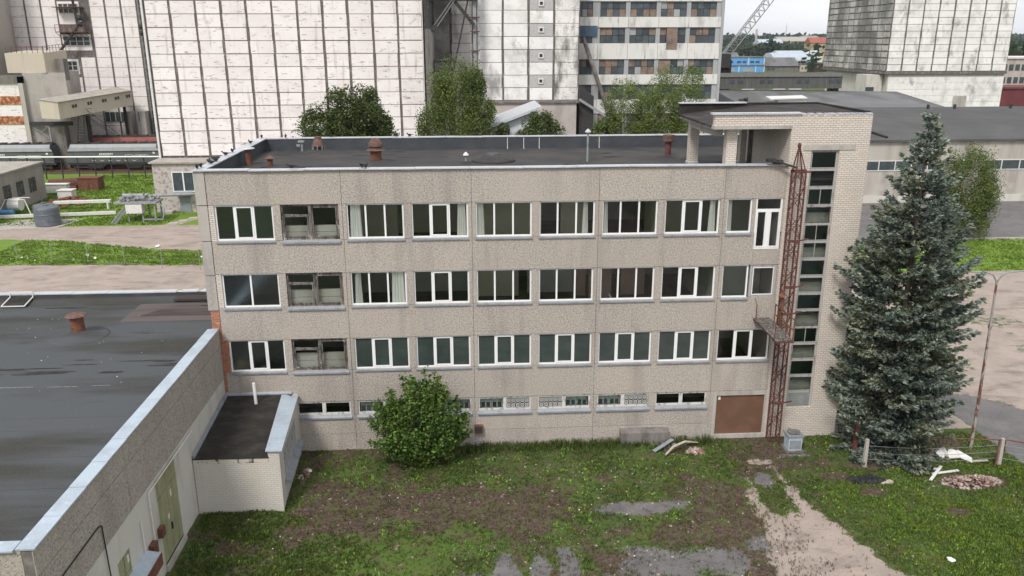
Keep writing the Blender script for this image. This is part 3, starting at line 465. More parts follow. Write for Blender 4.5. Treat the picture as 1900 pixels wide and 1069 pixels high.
for k in range(1, 8):
    x0, x1 = 3*k+.17, 3*k+2.83; z0, z1 = ZB[3]+.02, ZT[3]-.02; m = MB(); frame_bars(m, x0, x1, z0, z1, .08, .06, .16); xm = x0+(x1-x0)*.5; m.box(xm-.09, .058, z0+.08, xm+.09, .158, z1-.08)
    fr = m.build('window', M['lime_frame'], B); MB().box(x0+.08, .12, z0+.08, x1-.08, .126, z1-.08).build('pane', M['glass'], fr)
    for h, (a, c) in zip(bas[k], ((x0+.09, xm-.09), (xm+.09, x1-.09))):
        if h == 'g': ring_grille(a, c, z0+.08, z1-.08, fr)
        elif h == 'b': glass_blocks(a, c, z0, z1, fr)
    MB().hexa([(x0-.04, -.10, z0-.2), (x1+.04, -.10, z0-.2), (x1+.04, .06, z0-.06), (x0-.04, .06, z0-.06), (x0-.04, -.10, z0-.12), (x1+.04, -.10, z0-.12), (x1+.04, .06, z0), (x0-.04, .06, z0)]).build('sill', M['sill'], fr)
# brown service door
dr = MB().box(24.36, .08, .24, 26.86, .13, 2.42).build('service_door', M['brown_paint'], B)
MB().box(24.2, -.01, .22, 24.36, .2, 2.42).box(26.86, -.01, .22, X1, .2, 2.42).box(24.2, -.012, 2.42, X1, .2, 2.67).box(24.2, -.06, .02, X1+.02, .1, .235).build('door_frame', M['concrete'], dr)
MB().box(24.46, .06, 2.16, 24.58, .082, 2.34).build('door_plate', M['white'], dr)
# interiors: slabs, corridor wall, cross walls
sl = MB()
for z in (.1, 3.3, 6.62, 9.92): sl.box(-.34, .31, z-.25, X1, 12.6, z)
sl.box(-.34, .31, 13.15, X1, 12.6, 13.38); sl.build('floor_slab', M['room_dark'], B)
gw = MB(); gw.box(.1, 4.2, 9.92, 2.9, 4.3, 13.15).box(6.2, 4.2, 9.92, 8.2, 4.3, 13.15).box(12.1, 3.2, 9.92, 15.6, 3.3, 13.15).box(16.6, 3.4, 9.92, 17.9, 3.5, 13.15).box(21.1, 3.2, 9.92, 22.9, 3.3, 13.15).box(23.0, 3.9, 9.92, 26.9, 4.0, 13.15).box(20.9, .32, 9.92, 21.0, 3.2, 13.15, 0).box(6, 5.6, 9.92, 12, 5.7, 13.15).box(23.9, .4, 9.92, 24.0, 3.9, 13.15)
gw.box(12, 4.4, 6.62, 14.5, 4.5, 9.67).build('room_wall', M['wall_green'], B)
MB().box(.2, 5.5, 6.62, 12, 5.6, 9.67).box(15, 4.9, 6.62, 17.5, 5.0, 9.67).box(6, .32, 6.62, 6.1, 5.5, 9.67).box(23.9, .4, 6.62, 24., 6, 9.67).box(24.1, 2.2, 6.62, 26.9, 2.3, 9.67).box(-.3, 6, 3.3, 26.9, 6.1, 6.37).box(12, .32, 3.3, 12.1, 6, 6.37).box(18, .32, 3.3, 18.1, 6, 6.37).box(24, .32, 3.3, 24.1, 6, 6.37).box(3, .32, 9.92, 3.1, 6, 13.15).box(-.3, 8.2, 9.92, 26.9, 8.3, 13.15).box(-.3, 8.2, 6.62, 26.9, 8.3, 9.67).box(0, 5, .1, 26.9, 5.1, 3.05).build('room_wall', M['wall_grey'], B)
MB().box(18.2, 3.7, 6.62, 19.4, 3.8, 9.67).box(20.0, 4.2, 6.62, 21.3, 4.3, 9.67).box(17.6, 4.2, 6.62, 18.1, 4.3, 9.67).build('room_wall', M['wall_pink'], B)
# roof ------------------------------------------------
rf = MB().box(-.34, .31, 13.39, XT-.26, DEP-.31, 13.5).build('roof', M['bitumen'], B)
MB().box(-.30, .02+.29, 13.5, X1, .36, 14.17).box(-.345, .36, 13.5, -.20, DEP-.3, 14.17).box(-.34, DEP-.36, 13.5, XT-.25, DEP-.29, 14.17).build('parapet_lining', M['bitumen_wall'], rf)
cm = MB(); q = random.Random(2)
def capline(a, b, n, w, z, mm):
    a, b = Vector(a), Vector(b)
    for i in range(n): 
        p, s = a.lerp(b, i/n), a.lerp(b, (i+1)/n-.006/n*8/(8)); dz = q.uniform(-.012, .012); mm.bar((p.x, p.y, z+dz), (s.x, s.y, z+q.uniform(-.012, .012)), w, .05)
capline((-.6, .13, 0), (X1+.02, .13, 0), 11, .50, 14.205, cm); capline((-.36, .40, 0), (-.36, DEP-.35, 0), 6, .52, 14.21, cm); capline((-.6, DEP-.17, 0), (XT, DEP-.17, 0), 14, .46, 14.212, cm)
cm.build('parapet_cap', M['cap'], rf)
for x in (14.35, 15.35, 16.3, 20.0): MB().box(x, DEP-.40, 13.52, x+.035, DEP-.362, 14.16).box(x, DEP-.62, 13.505, x+.035, DEP-.362, 13.53).build('lightning_strip', M['white'], rf)
def vent(name, c, prof, mt, extra=None, kids=()):
    v = MB().lathe((c[0], c[1], 13.5), prof, 18).build(name, M[mt], rf, smooth=False)
    for nm, pr, mm in kids: MB().lathe((c[0], c[1], 13.5), pr, 18).build(nm, M[mm], v)
    return v
def cone_skirt(x, y, r, h): MB().lathe((x, y, 13.48), [(r, 0), (r*.9, h*.2), (r*.7, h*.5), (r*.5, h*.85), (r*.35, h)], 24).build('felt_collar', M['bitumen'], rf, smooth=True)
vent('roof_vent', (.25, 6.7), [(.15, 0), (.15, .8)], 'rust', kids=[('vent_cap', [(.05, .84), (.36, .86), (.34, .90), (.1, .93)], 'cap')])
vent('roof_vent', (1.5, 6.1), [(.14, 0), (.14, .40)], 'rust', kids=[('vent_cap', [(.24, .38), (.26, .41), (.03, .58)], 'vent_brown')])
vent('roof_vent', (6.93, 7.2), [(.30, 0), (.30, .62)], 'rust', kids=[('vent_cap', [(.34, .62), (.52, .66), (.34, .72), (.30, .82), (.40, .88), (.38, 1.0), (.22, 1.28), (.18, 1.3)], 'vent_brown')]); cone_skirt(6.93, 7.2, 1.0, .16)
vv = vent('roof_vent', (3.1, 11.7), [(.30, 0), (.30, .25)], 'dark', kids=[('vent_cap', [(.38, .38), (.34, .5), (.22, .78), (.2, .92)], 'vent_brown')]); cone_skirt(3.1, 11.5, 1.3, .18)
f_ = MB()
for i in range(8): t = i*math.pi/4; f_.tube((3.1+.36*math.cos(t), 11.7+.36*math.sin(t), 13.6), (3.1+.36*math.cos(t), 11.7+.36*math.sin(t), 13.92), .03, n=5)
f_.box(2.1, 11.6, 13.5, 2.2, 11.7, 14.2).box(1.95, 11.5, 14.1, 2.3, 11.8, 14.18).box(1.85, 11.55, 13.85, 2.05, 11.65, 13.98); f_.build('vent_cage', M['grey_steel'], vv)
vent('roof_vent', (11.8, 6.5), [(.05, 0), (.05, .42)], 'grey_steel', kids=[('vent_cap', [(.16, .42), (.15, .47), (.05, .57), (.02, .6)], 'white')]); cone_skirt(11.8, 6.5, .38, .12)
MB().lathe((13.3, 7.2, 13.49), [(1.25, 0), (1.05, .14), (.75, .30), (.45, .36)], 24).build('roof_drain_mound', M['bitumen'], rf, smooth=True); MB().lathe((13.3, 7.2, 13.5), [(.42, .34), (.36, .42), (.1, .44)], 12).build('drain_lid', M['bitumen_wall'], rf)
vent('roof_vent', (18.4, 6.6), [(.055, 0), (.055, 1.6)], 'grey_steel', kids=[('vent_cap', [(.17, 1.58), (.16, 1.63), (.05, 1.74), (.02, 1.76)], 'cap')]); MB().lathe((17.1, 5.2, 13.5), [(.2, 0), (.18, .06), (.05, .08)], 12).build('roof_drain', M['bitumen_black'], rf)
vent('roof_vent', (23.2, 8.1), [(.17, 0), (.17, .86)], 'rust_red', kids=[('vent_cap', [(.30, .86), (.32, .9), (.32, 1.24), (.1, 1.26)], 'vent_brown')]); cone_skirt(23.2, 8.1, .8, .14)
vent('roof_vent', (27.6, 10.2), [(.2, 0), (.2, .9)], 'rust_red')
# puddles and torn strips of felt on the roof
pd = MB(); rg = random.Random(9)
for i in range(44):
    x, y = rg.uniform(1, 26), rg.uniform(1.5, 11.8); a, c = rg.uniform(.2, 1.0), rg.uniform(.05, .2); n = 9
    ring = [(x+a*math.cos(t)*rg.uniform(.6, 1.1), y+c*math.sin(t)*rg.uniform(.6, 1.1), 13.504+.0005*i) for t in (2*math.pi*j/n for j in range(n))]; pd.add(ring, [tuple(range(n))])
pd.build('felt_patches', M['bitumen_black'], rf)
# stair tower ------------------------------------------------
tw = MB(); TZ = 16.2
tw.box(X1+.004, 0, -.3, 28.0, .38, 16.5).box(29.35, 0, -.3, XT, .38, 16.5).box(28.0, .001, -.3, 29.35, .381, 1.65).box(28.0, .001, 14.85, 29.35, .381, 16.5)
tw.box(X1+.004, .38, 13.5, X1+.38, 5.0, 16.1).box(X1+.004, 5.75, 13.5, X1+.38, 6.1, 16.1).box(X1+.004, 5.0, 15.5, X1+.38, 5.75, 16.1).box(X1+.004, .38, -.3, X1+.3, 6.1, 13.4).box(XT-.38, .38, -.3, XT, 6.1, 16.45).box(X1+.38, 5.8, -.3, XT-.38, 6.1, 16.1)
tw.box(23.28, 0, 16.02, X1+.002, .30, 16.52)
tower = tw.build('stair_tower', M['brick_white'], B)
MB().box(27.6, -.03, 14.86, 30.1, 0, 15.08).build('lintel', M['concrete'], tower)
MB().box(23.24, -.06, 15.86, X1+.0, .34, 16.018).build('canopy_lip', M['concrete'], tower)
MB().box(X1+.1, 5.02, 13.5, X1+.2, 5.72, 15.5).build('roof_door', M['old_wood'], tower)
MB().box(23.2, .342, 15.84, X1, 6.2, 15.95).build('canopy_slab', M['concrete_dark'], tower)
MB().hexa([(23.17, .31, 15.955), (27.2, .31, 15.955), (27.2, 6.2, 16.0), (23.17, 6.2, 16.0), (23.17, .31, 16.02), (27.2, .31, 16.42), (27.2, 6.2, 16.5), (23.17, 6.2, 16.06)]).hexa([(27.2, .31, 16.0), (XT-.15, .38, 16.0), (XT-.2, 6.2, 16.30), (27.2, 6.2, 16.12), (27.2, .31, 16.42), (XT-.15, .38, 16.50), (XT-.2, 6.2, 16.55), (27.2, 6.2, 16.5)]).build('tower_roof', M['bitumen_dark'], tower)
MB().box(23.2, 5.95, 15.9, 26.8, 6.25, 16.60).box(26.8, 6.0, 16.1, XT, 6.25, 16.62).box(XT-.16, .3, 16.45, XT+.01, 6.2, 16.62).build('roof_lip', M['bitumen_black'], tower)
MB().box(23.15, 5.85, 16.60, 26.75, 6.32, 16.65).build('canopy_cap', M['cap'], tower); MB().box(23.15, -.08, 16.52, 27.35, .36, 16.60).build('canopy_cap', M['cap'], tower)
chip = MB(); rg = random.Random(5); x = 27.37
while x < XT: w_ = rg.uniform(.08, .3); chip.box(x, -.03, 16.49, min(x+w_, XT+.02), .3, 16.555); x += w_+rg.uniform(.05, .16)
chip.build('roof_edge_flashing', M['cap'], tower)
MB().box(23.62, .905, 15.45, 23.98, 5.19, 15.838).build('canopy_beam', M['concrete'], tower)
for x, y, x2, y2 in ((24.05, .42, 24.55, .90), (23.62, 5.2, 24.1, 5.7), (26.4, 5.3, 26.7, 5.7)):
    pl = MB().box(x, y, 13.5, x2, y2, 15.838).build('brick_pillar', M['brick_white'], tower); MB().box(x-.04, y-.04, 13.5, x2+.04, y2+.04, 13.62).build('pillar_foot', M['cap'], pl)
# stair window: sixteen panes in one tall opening
ph = 13.2/15
m = MB(); frame_bars(m, 28.0, 29.35, 1.65, 14.85, .07, .10, .20)
for i in range(1, 15): m.box(28.07, .095, 1.65+ph*i-.07, 29.28, .205, 1.65+ph*i+.015)
stw = m.build('stair_window', M['grey_wood'], tower); rg = random.Random(11)
for i in range(15):
    z0, z1 = 1.65+ph*i+.02, 1.65+ph*(i+1)-.075
    s_ = MB(); frame_bars(s_, 28.075, 29.275, z0+.002, z1, .03, .08, .13)
    if i in (4, 9, 10, 12): s_.box(28.66, .085, z0+.04, 28.69, .125, z1-.04)
    ss = s_.build('sash', M['old_wood' if i in (11, 5) else 'grey_wood'], stw)
    MB().box(28.10, .10, z0+.025, 29.25, .105, z1-.025).build('pane', M['glass' if i != 0 else 'glass_dusty'], ss)
st = MB()
for i in range(15):
    z = 1.65+ph*i
    if i in (1, 3, 5, 7, 9, 11): st.box(27.3, .36, z-.05, 30.3, 1.9, z+.12); st.box(27.3, .45, z+.12, 30.3, .5, z+.45)
    else: st.hexa([(27.4, 1.5, z-1), (28.6, 1.5, z-1), (28.6, 5, z+.6), (27.4, 5, z+.6), (27.4, 1.5, z-.8), (28.6, 1.5, z-.8), (28.6, 5, z+.8), (27.4, 5, z+.8)])
st.build('staircase', M['stair_slab'], tower)
MB().box(X1+.31, 5.7, 0, XT-.39, 5.79, 16).build('room_wall', M['wall_green'], tower); MB().box(X1+.31, 2.3, 0, XT-.39, 2.38, 16).build('stair_partition', M['wall_stair'], tower)
# fixed fittings on the facade
MB().box(11.95, -.22, .78, 12.38, .0, 1.20).build('rusty_vent_hood', M['rust'], B)
MB().box(11.99, -.225, .84, 12.34, -.22, 1.14).build('hood_opening', M['dark'], B)
lw = MB().hexa([(19.4, -.45, -.1), (22.1, -.45, -.1), (22.1, .0, -.1), (19.4, 0, -.1), (19.4, -.45, .66), (21.9, -.45, .66), (21.9, 0, .76), (19.4, 0, .76)]).build('concrete_light_well', M['concrete_dark'], B)
# ---------------------------------------------------------------- low hall on the left
H = empty('workshop_hall', (-12, -6, 0), 'low flat roofed workshop hall with pebble dash upper wall, filling the left foreground', 'building')
HZ, HX, HY0, HY1 = 6.66, -.2, -17.9, 6.75
hw = MB()
for a, c in ((-17.88, -11.75), (-11.75, -5.72), (-5.72, -.02)): hw.box(HX-.3, a+.012, 5.765, HX, c-.012, HZ); hw.box(HX-.3, a+.012, 4.06, HX, c-.012, 5.735)
for i in range(6): hw.box(HX-.302-6*(i+1)+.012, HY0, 5.765, HX-.302-6*i, HY0+.3, HZ); hw.box(HX-.302-6*(i+1)+.012, HY0, 4.06, HX-.302-6*i, HY0+.3, 5.735)
hw.build('upper_wall', M['pebble_base'], H)
MB().box(HX-.28, HY0+.03, 4.0, HX-.03, -.03, HZ-.02).box(-36, HY0+.03, 4.0, HX-.3, HY0+.2, HZ-.02).build('joint_filler', M['pebble_dark'], H)
MB().box(HX-.28, HY0+.02, -.3, HX-.02, -13.35, 4.05).box(HX-.28, -12.35, -.3, HX-.02, -9.55, 4.05).box(HX-.28, -7.45, -.3, HX-.02, -.02, 4.05).box(HX-.28, -9.55, 3.86, HX-.02, -7.45, 4.05).box(HX-.28, -13.35, 2.96, HX-.02, -12.35, 4.05).box(-36, HY0+.02, -.3, HX-.28, HY0+.28, 4.05).box(-36, 6.4, -.3, -.6, 6.7, 6.6).box(-36.3, HY0, -.3, -36, 6.7, 6.6).build('lower_wall', M['plaster_white'], H)
hr = MB().box(-36, HY0+.3, 6.0, HX-.3, 6.4, 6.2).build('roof', M['hall_felt'], H)
MB().box(HX-.36, HY0+.3, 6.2, HX-.302, -.05, HZ-.01).box(-36, 6.34, 6.2, -.6, 6.4, 6.6).box(-36, HY0+.302, 6.2, HX-.36, HY0+.36, 6.6).build('parapet_lining', M['bitumen_wall'], hr)
MB().hexa([(-36, 5.6, 6.204), (-.6, 5.6, 6.204), (-.6, 6.33, 6.204), (-36, 6.33, 6.204), (-36, 5.6, 6.206), (-.6, 5.6, 6.206), (-.6, 6.33, 6.40), (-36, 6.33, 6.40)]).build('felt_fillet', M['hall_felt'], hr)
MB().box(-5.9, 2.6, 6.2, -.62, 5.55, 6.208).build('felt_patch', M['hall_felt_brown'], hr)
MB().hexa([(-5.3, 3.4, 6.208), (-.63, 3.4, 6.208), (-.63, 4.5, 6.208), (-4.5, 4.5, 6.208), (-5.3, 3.4, 6.214), (-.63, 3.4, 6.214), (-.63, 4.5, 6.214), (-4.5, 4.5, 6.214)]).box(-4.2, 5.62, 6.3, -.64, 6.335, 6.415).build('felt_patch', M['hall_felt_dark'], hr)
rg = random.Random(3)
stn = MB()
for i in range(26):
    x, y = rg.uniform(-16, -1.2), rg.choice((-2.7, -3.4, -2.9, 5.2, -4.1))+rg.uniform(-.25, .25); a, c = rg.uniform(.4, 1.6), rg.uniform(.03, .13); n = 11
    stn.add([(x+a*math.cos(t)*rg.uniform(.6, 1.1), y+c*math.sin(t)*rg.uniform(.5, 1.2), 6.209+.0006*i) for t in (2*math.pi*j/n for j in range(n))], [tuple(range(n))])
stn.build('water_stains', M['bitumen_dark'], hr)
chp = MB()
for i in range(45): x, y = rg.uniform(-16, -1), rg.uniform(-8, 4); chp.rock((x, y, 6.205), rg.uniform(.012, .035), rg, flat=.4)
ch_ = chp.build('pale_chips', M['white'], hr); ch_['kind'] = 'stuff'
for i, (x0, x1, y, w_) in enumerate(((-9.5, -6.2, -5.6, .07), (-5.6, -4.4, -5.65, .06), (-3.9, -3.1, -5.6, .05))): MB().box(x0, y, 6.2, x1, y+w_, 6.206).build('worn_seam', M['worn_line'], hr)
sm = MB()
for i in range(9): yy = -17.0+i*1.05; sm.hexa([(-30, yy-.006, 6.2), (-.57, yy-.006, 6.2), (-.57, yy+.006, 6.2), (-30, yy+.006, 6.2), (-30, yy-.006, 6.203), (-.57, yy-.006, 6.203), (-.57, yy+.012, 6.202), (-30, yy+.012, 6.202)])
sm.build('felt_seam', M['hall_felt_dark'], hr)
cm = MB(); capline((HX-.17, HY0-.02, 0), (HX-.17, -.28, 0), 11, .52, 6.69, cm); capline((-36, HY0+.14, 0), (HX-.44, HY0+.14, 0), 18, .5, 6.692, cm); cm.build('parapet_cap', M['cap_blue'], hr)
cm = MB(); capline((-36, 6.55, 0), (-4.25, 6.55, 0), 17, .46, 6.62, cm)
for a, c in ((-4.0, -3.1), (-2.9, -2.1), (-1.9, -.62)): cm.bar((a, 6.55, 6.62), (c, 6.55, 6.62), .46, .05)
cm.build('parapet_cap', M['cap'], hr)
hv = MB().lathe((-7.12, .80, 6.2), [(.32, 0), (.30, .95)], 18).build('roof_vent', M['rust'], hr); MB().lathe((-7.12, .80, 6.2), [(.50, .98), (.48, 1.01), (.12, 1.13), (.02, 1.14)], 20).lathe((-7.12, .8, 6.2), [(.26, .9), (.26, 1.0)], 12).build('vent_cap', M['vent_brown'], hv, smooth=False)
MB().lathe((-7.0, .6, 6.18), [(1.5, 0), (1.2, .04), (.9, .09), (.6, .16), (.35, .24)], 28).build('felt_collar', M['hall_felt'], hr, smooth=True)
ht = MB().hexa([(-13.1, 5.3, 6.21), (-11.9, 5.3, 6.21), (-11.9, 6.3, 6.41), (-13.1, 6.3, 6.41), (-13.1, 5.3, 6.27), (-11.9, 5.3, 6.27), (-11.9, 6.3, 6.47), (-13.1, 6.3, 6.47)]).build('roof_hatch', M['bitumen_black'], hr)
MB().bar((-13.1, 5.3, 6.29), (-11.9, 5.3, 6.29), .05, .05).bar((-13.1, 6.3, 6.78), (-11.9, 6.3, 6.78), .05, .05).bar((-13.1, 5.3, 6.29), (-13.1, 6.3, 6.50), .05, .05).bar((-11.9, 5.3, 6.29), (-11.9, 6.3, 6.50), .05, .05).box(-13.12, 6.28, 6.4, -13.07, 6.33, 6.8).box(-11.93, 6.28, 6.4, -11.88, 6.33, 6.8).build('hatch_frame', M['white'], ht)
def gate(y0, y1, z1, hdiv, lab):
    g = MB(); ym = (y0+y1)/2
    for a, c in ((y0, ym), (ym, y1)):
        for b, d in ((.25, hdiv), (hdiv, z1)): g.box(HX-.08, a+.02, b+.02, HX-.03, c-.02, d-.02)
    G = g.build('gate', M['olive'], H); f = MB(); f.box(HX-.10, y0, 0.2, HX-.081, y1, z1); f.build('gate_frame', M['pebble_dark'], G); MB().box(HX-.03, ym-.22, 1.75, HX-.018, ym-.06, 1.95).box(HX-.03, ym+.25, 2.5, HX-.018, ym+.38, 2.78).build('paper_notice', M['white'], G); MB().box(HX-.03, ym-.03, 1.2, HX+.03, ym+.03, 1.5).build('handle', M['dark'], G)
gate(-9.55, -7.45, 3.86, 3.05, ''); gate(-13.35, -12.35, 2.96, 2.2, '')
MB().box(HX, -9.6, -.1, HX+.1, -7.4, .24).build('gate_step', M['concrete'], H)
MB().path([(HX+.06, -5.3, 3.9), (HX+.06, -10.4, 3.9), (HX+.06, -10.4, 1.6)], .025).path([(HX+.05, -11.3, 3.3), (HX+.05, -11.3, 2.0)], .025).build('wall_pipe', M['white'], H)
MB().path([(HX+.04, -16.9, 5.0), (HX+.04, -14.3, 5.02), (HX+.05, -14.1, 4.95), (HX+.05, -14.05, 3.2), (HX+.05, -13.9, .5)], .022).build('wall_cable', M['wire'], H)
cn = MB().hexa([(HX-.02, -13.3, 1.9), (HX+.55, -13.3, 1.78), (HX+.55, -11.15, 1.78), (HX-.02, -11.15, 1.9), (HX-.02, -13.3, 2.02), (HX+.55, -13.3, 1.9), (HX+.55, -11.15, 1.9), (HX-.02, -11.15, 2.02)]).build('door_canopy', M['cap_blue'], H)
MB().box(HX+.552, -13.3, 1.45, HX+.58, -11.2, 1.93).build('canopy_fascia', M['rust'], cn)
MB().box(HX, -9.95, 1.7, HX+.18, -9.62, 2.1).build('meter_box', M['rust'], H); MB().box(HX, -10.9, 1.55, HX+.2, -10.5, 2.0).build('meter_box', M['rust'], H)
# ---------------------------------------------------------------- annex in the corner
A = empty('brick_annex', (1.6, -2.7, 0), 'small white brick lean-to with black felt roof in the corner between hall and office block', 'building')
MB().box(HX+.01, -5.5, -.2, 3.0, -5.25, 2.38).hexa([(3.0, -5.5, -.2), (3.48, -5.5, -.2), (3.46, -5.25, -.2), (3.0, -5.25, -.2), (3.0, -5.5, 2.93), (3.48, -5.5, 2.93), (3.46, -5.25, 2.93), (3.0, -5.25, 2.93)]).hexa([(3.2, -5.249, -.2), (3.46, -5.249, -.2), (3.25, -.01, -.2), (3.0, -.01, -.2), (3.2, -5.249, 1.12), (3.46, -5.249, 1.12), (3.25, -.01, 1.12), (3.0, -.01, 1.12)]).hexa([(3.2, -5.249, 2.45), (3.46, -5.249, 2.45), (3.25, -.01, 2.45), (3.0, -.01, 2.45), (3.2, -5.249, 2.93), (3.46, -5.249, 2.93), (3.25, -.01, 3.12), (3.0, -.01, 3.12)]).hexa([(3.2, -5.249, 1.12), (3.46, -5.249, 1.12), (3.43, -4.55, 1.12), (3.17, -4.55, 1.12), (3.2, -5.249, 2.45), (3.46, -5.249, 2.45), (3.43, -4.55, 2.45), (3.17, -4.55, 2.45)]).hexa([(3.05, -1.3, 1.12), (3.30, -1.3, 1.12), (3.25, -.01, 1.12), (3.0, -.01, 1.12), (3.05, -1.3, 2.45), (3.30, -1.3, 2.45), (3.25, -.01, 2.45), (3.0, -.01, 2.45)]).build('brick_wall', M['brick_pale'], A)
MB().box(HX+.01, -5.51, 2.385, 2.99, -5.2, 2.62).build('crumbling_edge', mat('flaking lime edge', (.55, .51, .44), .95, ((1.1, (.07, .065, .06), .52, .58, (1, 1, .4)), (6, (.12, .11, .10), .6, .66))), A)
ar = MB().hexa([(HX+.01, -5.55, 2.62), (3.02, -5.55, 2.62), (3.02, -.01, 3.10), (HX+.01, -.01, 3.10), (HX+.01, -5.55, 2.66), (3.02, -5.55, 2.66), (3.02, -.01, 3.16), (HX+.01, -.01, 3.16)]).build('roof', M['bitumen_black'], A)
MB().hexa([(HX+.012, -.10, 3.15), (3.0, -.10, 3.15), (3.0, -.012, 3.15), (HX+.012, -.012, 3.15), (HX+.012, -.10, 3.21), (3.0, -.10, 3.21), (3.0, -.012, 3.30), (HX+.012, -.012, 3.30)]).hexa([(HX+.008, -5.5, 2.66), (HX+.09, -5.5, 2.66), (HX+.09, -.11, 3.15), (HX+.008, -.11, 3.15), (HX+.008, -5.5, 2.84), (HX+.06, -5.5, 2.76), (HX+.06, -.11, 3.25), (HX+.008, -.11, 3.34)]).build('flashing', M['sill'], ar)
cc = MB()
for i in range(5):
    t0, t1 = i/5, (i+1)/5-.003; f = lambda t: (2.92-.45*0-.12*0+.0, -5.6+5.5*t, 2.96+.16*t)
    xa0, xb0, xa1, xb1 = 2.93-.42*t0, 3.62-.30*t0, 2.93-.42*t1, 3.62-.30*t1; ya, yb = -5.6+5.5*t0, -5.6+5.5*t1; za, zb = 2.94+.16*t0, 2.94+.16*t1
    cc.hexa([(xa0, ya, za), (xb0, ya, za-.02), (xb1, yb, zb-.02), (xa1, yb, zb), (xa0, ya, za+.06), (xb0, ya, za+.03), (xb1, yb, zb+.03), (xa1, yb, zb+.06)])
cc.build('parapet_cap', M['cap_blue'], ar)
MB().tube((1.45, -.9, 3.05), (1.43, -.9, 4.15), .075, n=10).build('vent_pipe', M['white_pvc'], ar)
wf = MB()
for i in range(9): y = -4.53+3.2*i/8; x = 3.36-.13*i/8; wf.box(x, y-.035, 1.18, x+.07, y+.035, 2.43)
wf.hexa([(3.36, -4.53, 1.14), (3.43, -4.53, 1.14), (3.30, -1.33, 1.14), (3.23, -1.33, 1.14), (3.36, -4.53, 1.22), (3.43, -4.53, 1.22), (3.30, -1.33, 1.22), (3.23, -1.33, 1.22)])
wn = wf.build('window', M['grey_wood'], A); MB().hexa([(3.37, -4.5, 1.2), (3.38, -4.5, 1.2), (3.25, -1.35, 1.2), (3.24, -1.35, 1.2), (3.37, -4.5, 2.44), (3.38, -4.5, 2.44), (3.25, -1.35, 2.44), (3.24, -1.35, 2.44)]).build('pane', M['glass_grey'], wn)
MB().hexa([(3.40, -4.75, 1.0), (3.74, -4.75, .95), (3.60, -.9, .95), (3.25, -.9, 1.0), (3.40, -4.75, 1.14), (3.74, -4.75, 1.03), (3.60, -.9, 1.03), (3.25, -.9, 1.14)]).build('sill', M['sill'], wn)
# ---------------------------------------------------------------- lattice mast and gangway
mm = empty('lattice_mast', (27.3, -.5, 0), 'slender rust red lattice hoist mast standing against the brick stair tower', 'mast')
def mpt(i, z): cx_, cy_ = 27.28, -.5; r = .24; return ((cx_-r, cy_-r, z), (cx_+r, cy_-r, z), (cx_+r, cy_+r, z), (cx_-r, cy_+r, z))[i]
g = MB()
for i in range(4): g.bar(mpt(i, -.1), mpt(i, 13.9), .065, .065)
n = 22
for j in range(n):
    z0, z1 = 13.9*j/n, 13.9*(j+1)/n
    for i in range(4): (g.bar(mpt(i, z1), mpt((i+1) % 4, z1), .03, .03) if j % 2 else None); g.bar(mpt(i, z0), mpt((i+1) % 4, z1), .027, .027) if j % 2 == i % 2 else g.bar(mpt((i+1) % 4, z0), mpt(i, z1), .027, .027)
g.build('lattice_shaft', M['rust_red'], mm)
g = MB()
for i in range(4): g.bar(mpt(i, 13.9), (27.2, -.45, 15.15), .045, .045)
g.lathe((27.2, -.45, 15.05), [(.08, 0), (.10, .1), (.05, .2)], 8).bar((27.0, -.75, 13.95), (27.75, -.75, 13.95), .07, .09).bar((27.0, -.25, 13.95), (27.75, -.25, 13.95), .07, .09); g.build('mast_head', M['rust_red'], mm)
g = MB().bar((27.2, -.5, 14.1), (25.9, -.15, 14.5), .09, .09).box(26.2, -.25, 14.24, 26.6, .1, 14.42).box(25.85, -.3, 14.35, 26.25, .05, 14.5); g.build('hoist_arm', M['dark'], mm)
for z in (8.3, 6.95, 10.6, 2.2): MB().box(26.98, -.8, z, 27.5, -.72, z+.12).bar((27.45, -.76, z+.06), (27.95, -.8, z+.18), .06, .06).build('hoist_gear', M['rust_red'], mm)
g = MB()
g.rock((26.95, -.7, 7.9), .2, random.Random(1)).bar((26.98, -.74, 5.9), (27.0, -.74, 8.2), .12, .10); g.build('hoist_gear', M['rust'], mm)
cw = empty('gangway', (26.3, -1.6, 6.5), 'weathered plank gangway with thin railings jutting from the wall beside the red mast', 'gangway')
pk = MB()
for i in range(6): x = 25.9+i*.135; pk.hexa([(x, -3.15+.02*i, 6.5), (x+.125, -3.15+.02*i, 6.5), (x+.125, -.02, 6.55), (x, -.02, 6.55), (x, -3.15+.02*i, 6.55), (x+.125, -3.15+.02*i, 6.55), (x+.125, -.02, 6.60), (x, -.02, 6.60)])
pk.build('plank_deck', M['old_wood'], cw)
g = MB().bar((25.93, -3.1, 6.46), (25.93, 0, 6.51), .06, .08).bar((26.66, -3.1, 6.46), (26.66, 0, 6.51), .06, .08).bar((25.88, -3.1, 6.44), (26.75, -3.1, 6.44), .06, .08).bar((26.66, -2.2, 6.44), (27.1, -.5, 5.4), .06, .06).bar((26.0, -2.0, 6.44), (27.1, -.55, 5.2), .05, .05); g.build('bracket', M['rust_red'], cw)
g = MB()
for y in (-3.05, -2.2, -1.4, -.7): g.bar((26.70, y, 6.5), (26.70, y, 7.5), .045, .045)
for z in (7.0, 7.5): g.bar((26.70, -3.05, z), (26.70, -.7, z), .045, .045)
for y in (-2.9, -.35): g.bar((25.9, y, 6.5), (25.9, y, 7.4), .04, .04)
g.bar((25.9, -.35, 7.4), (25.9, -.05, 7.6), .02, .02).bar((25.9, -2.9, 7.1), (26.4, -2.9, 7.1), .02, .02).bar((26.4, -2.9, 6.5), (26.4, -2.9, 7.1), .02, .02); g.build('railing', M['rust'], cw)
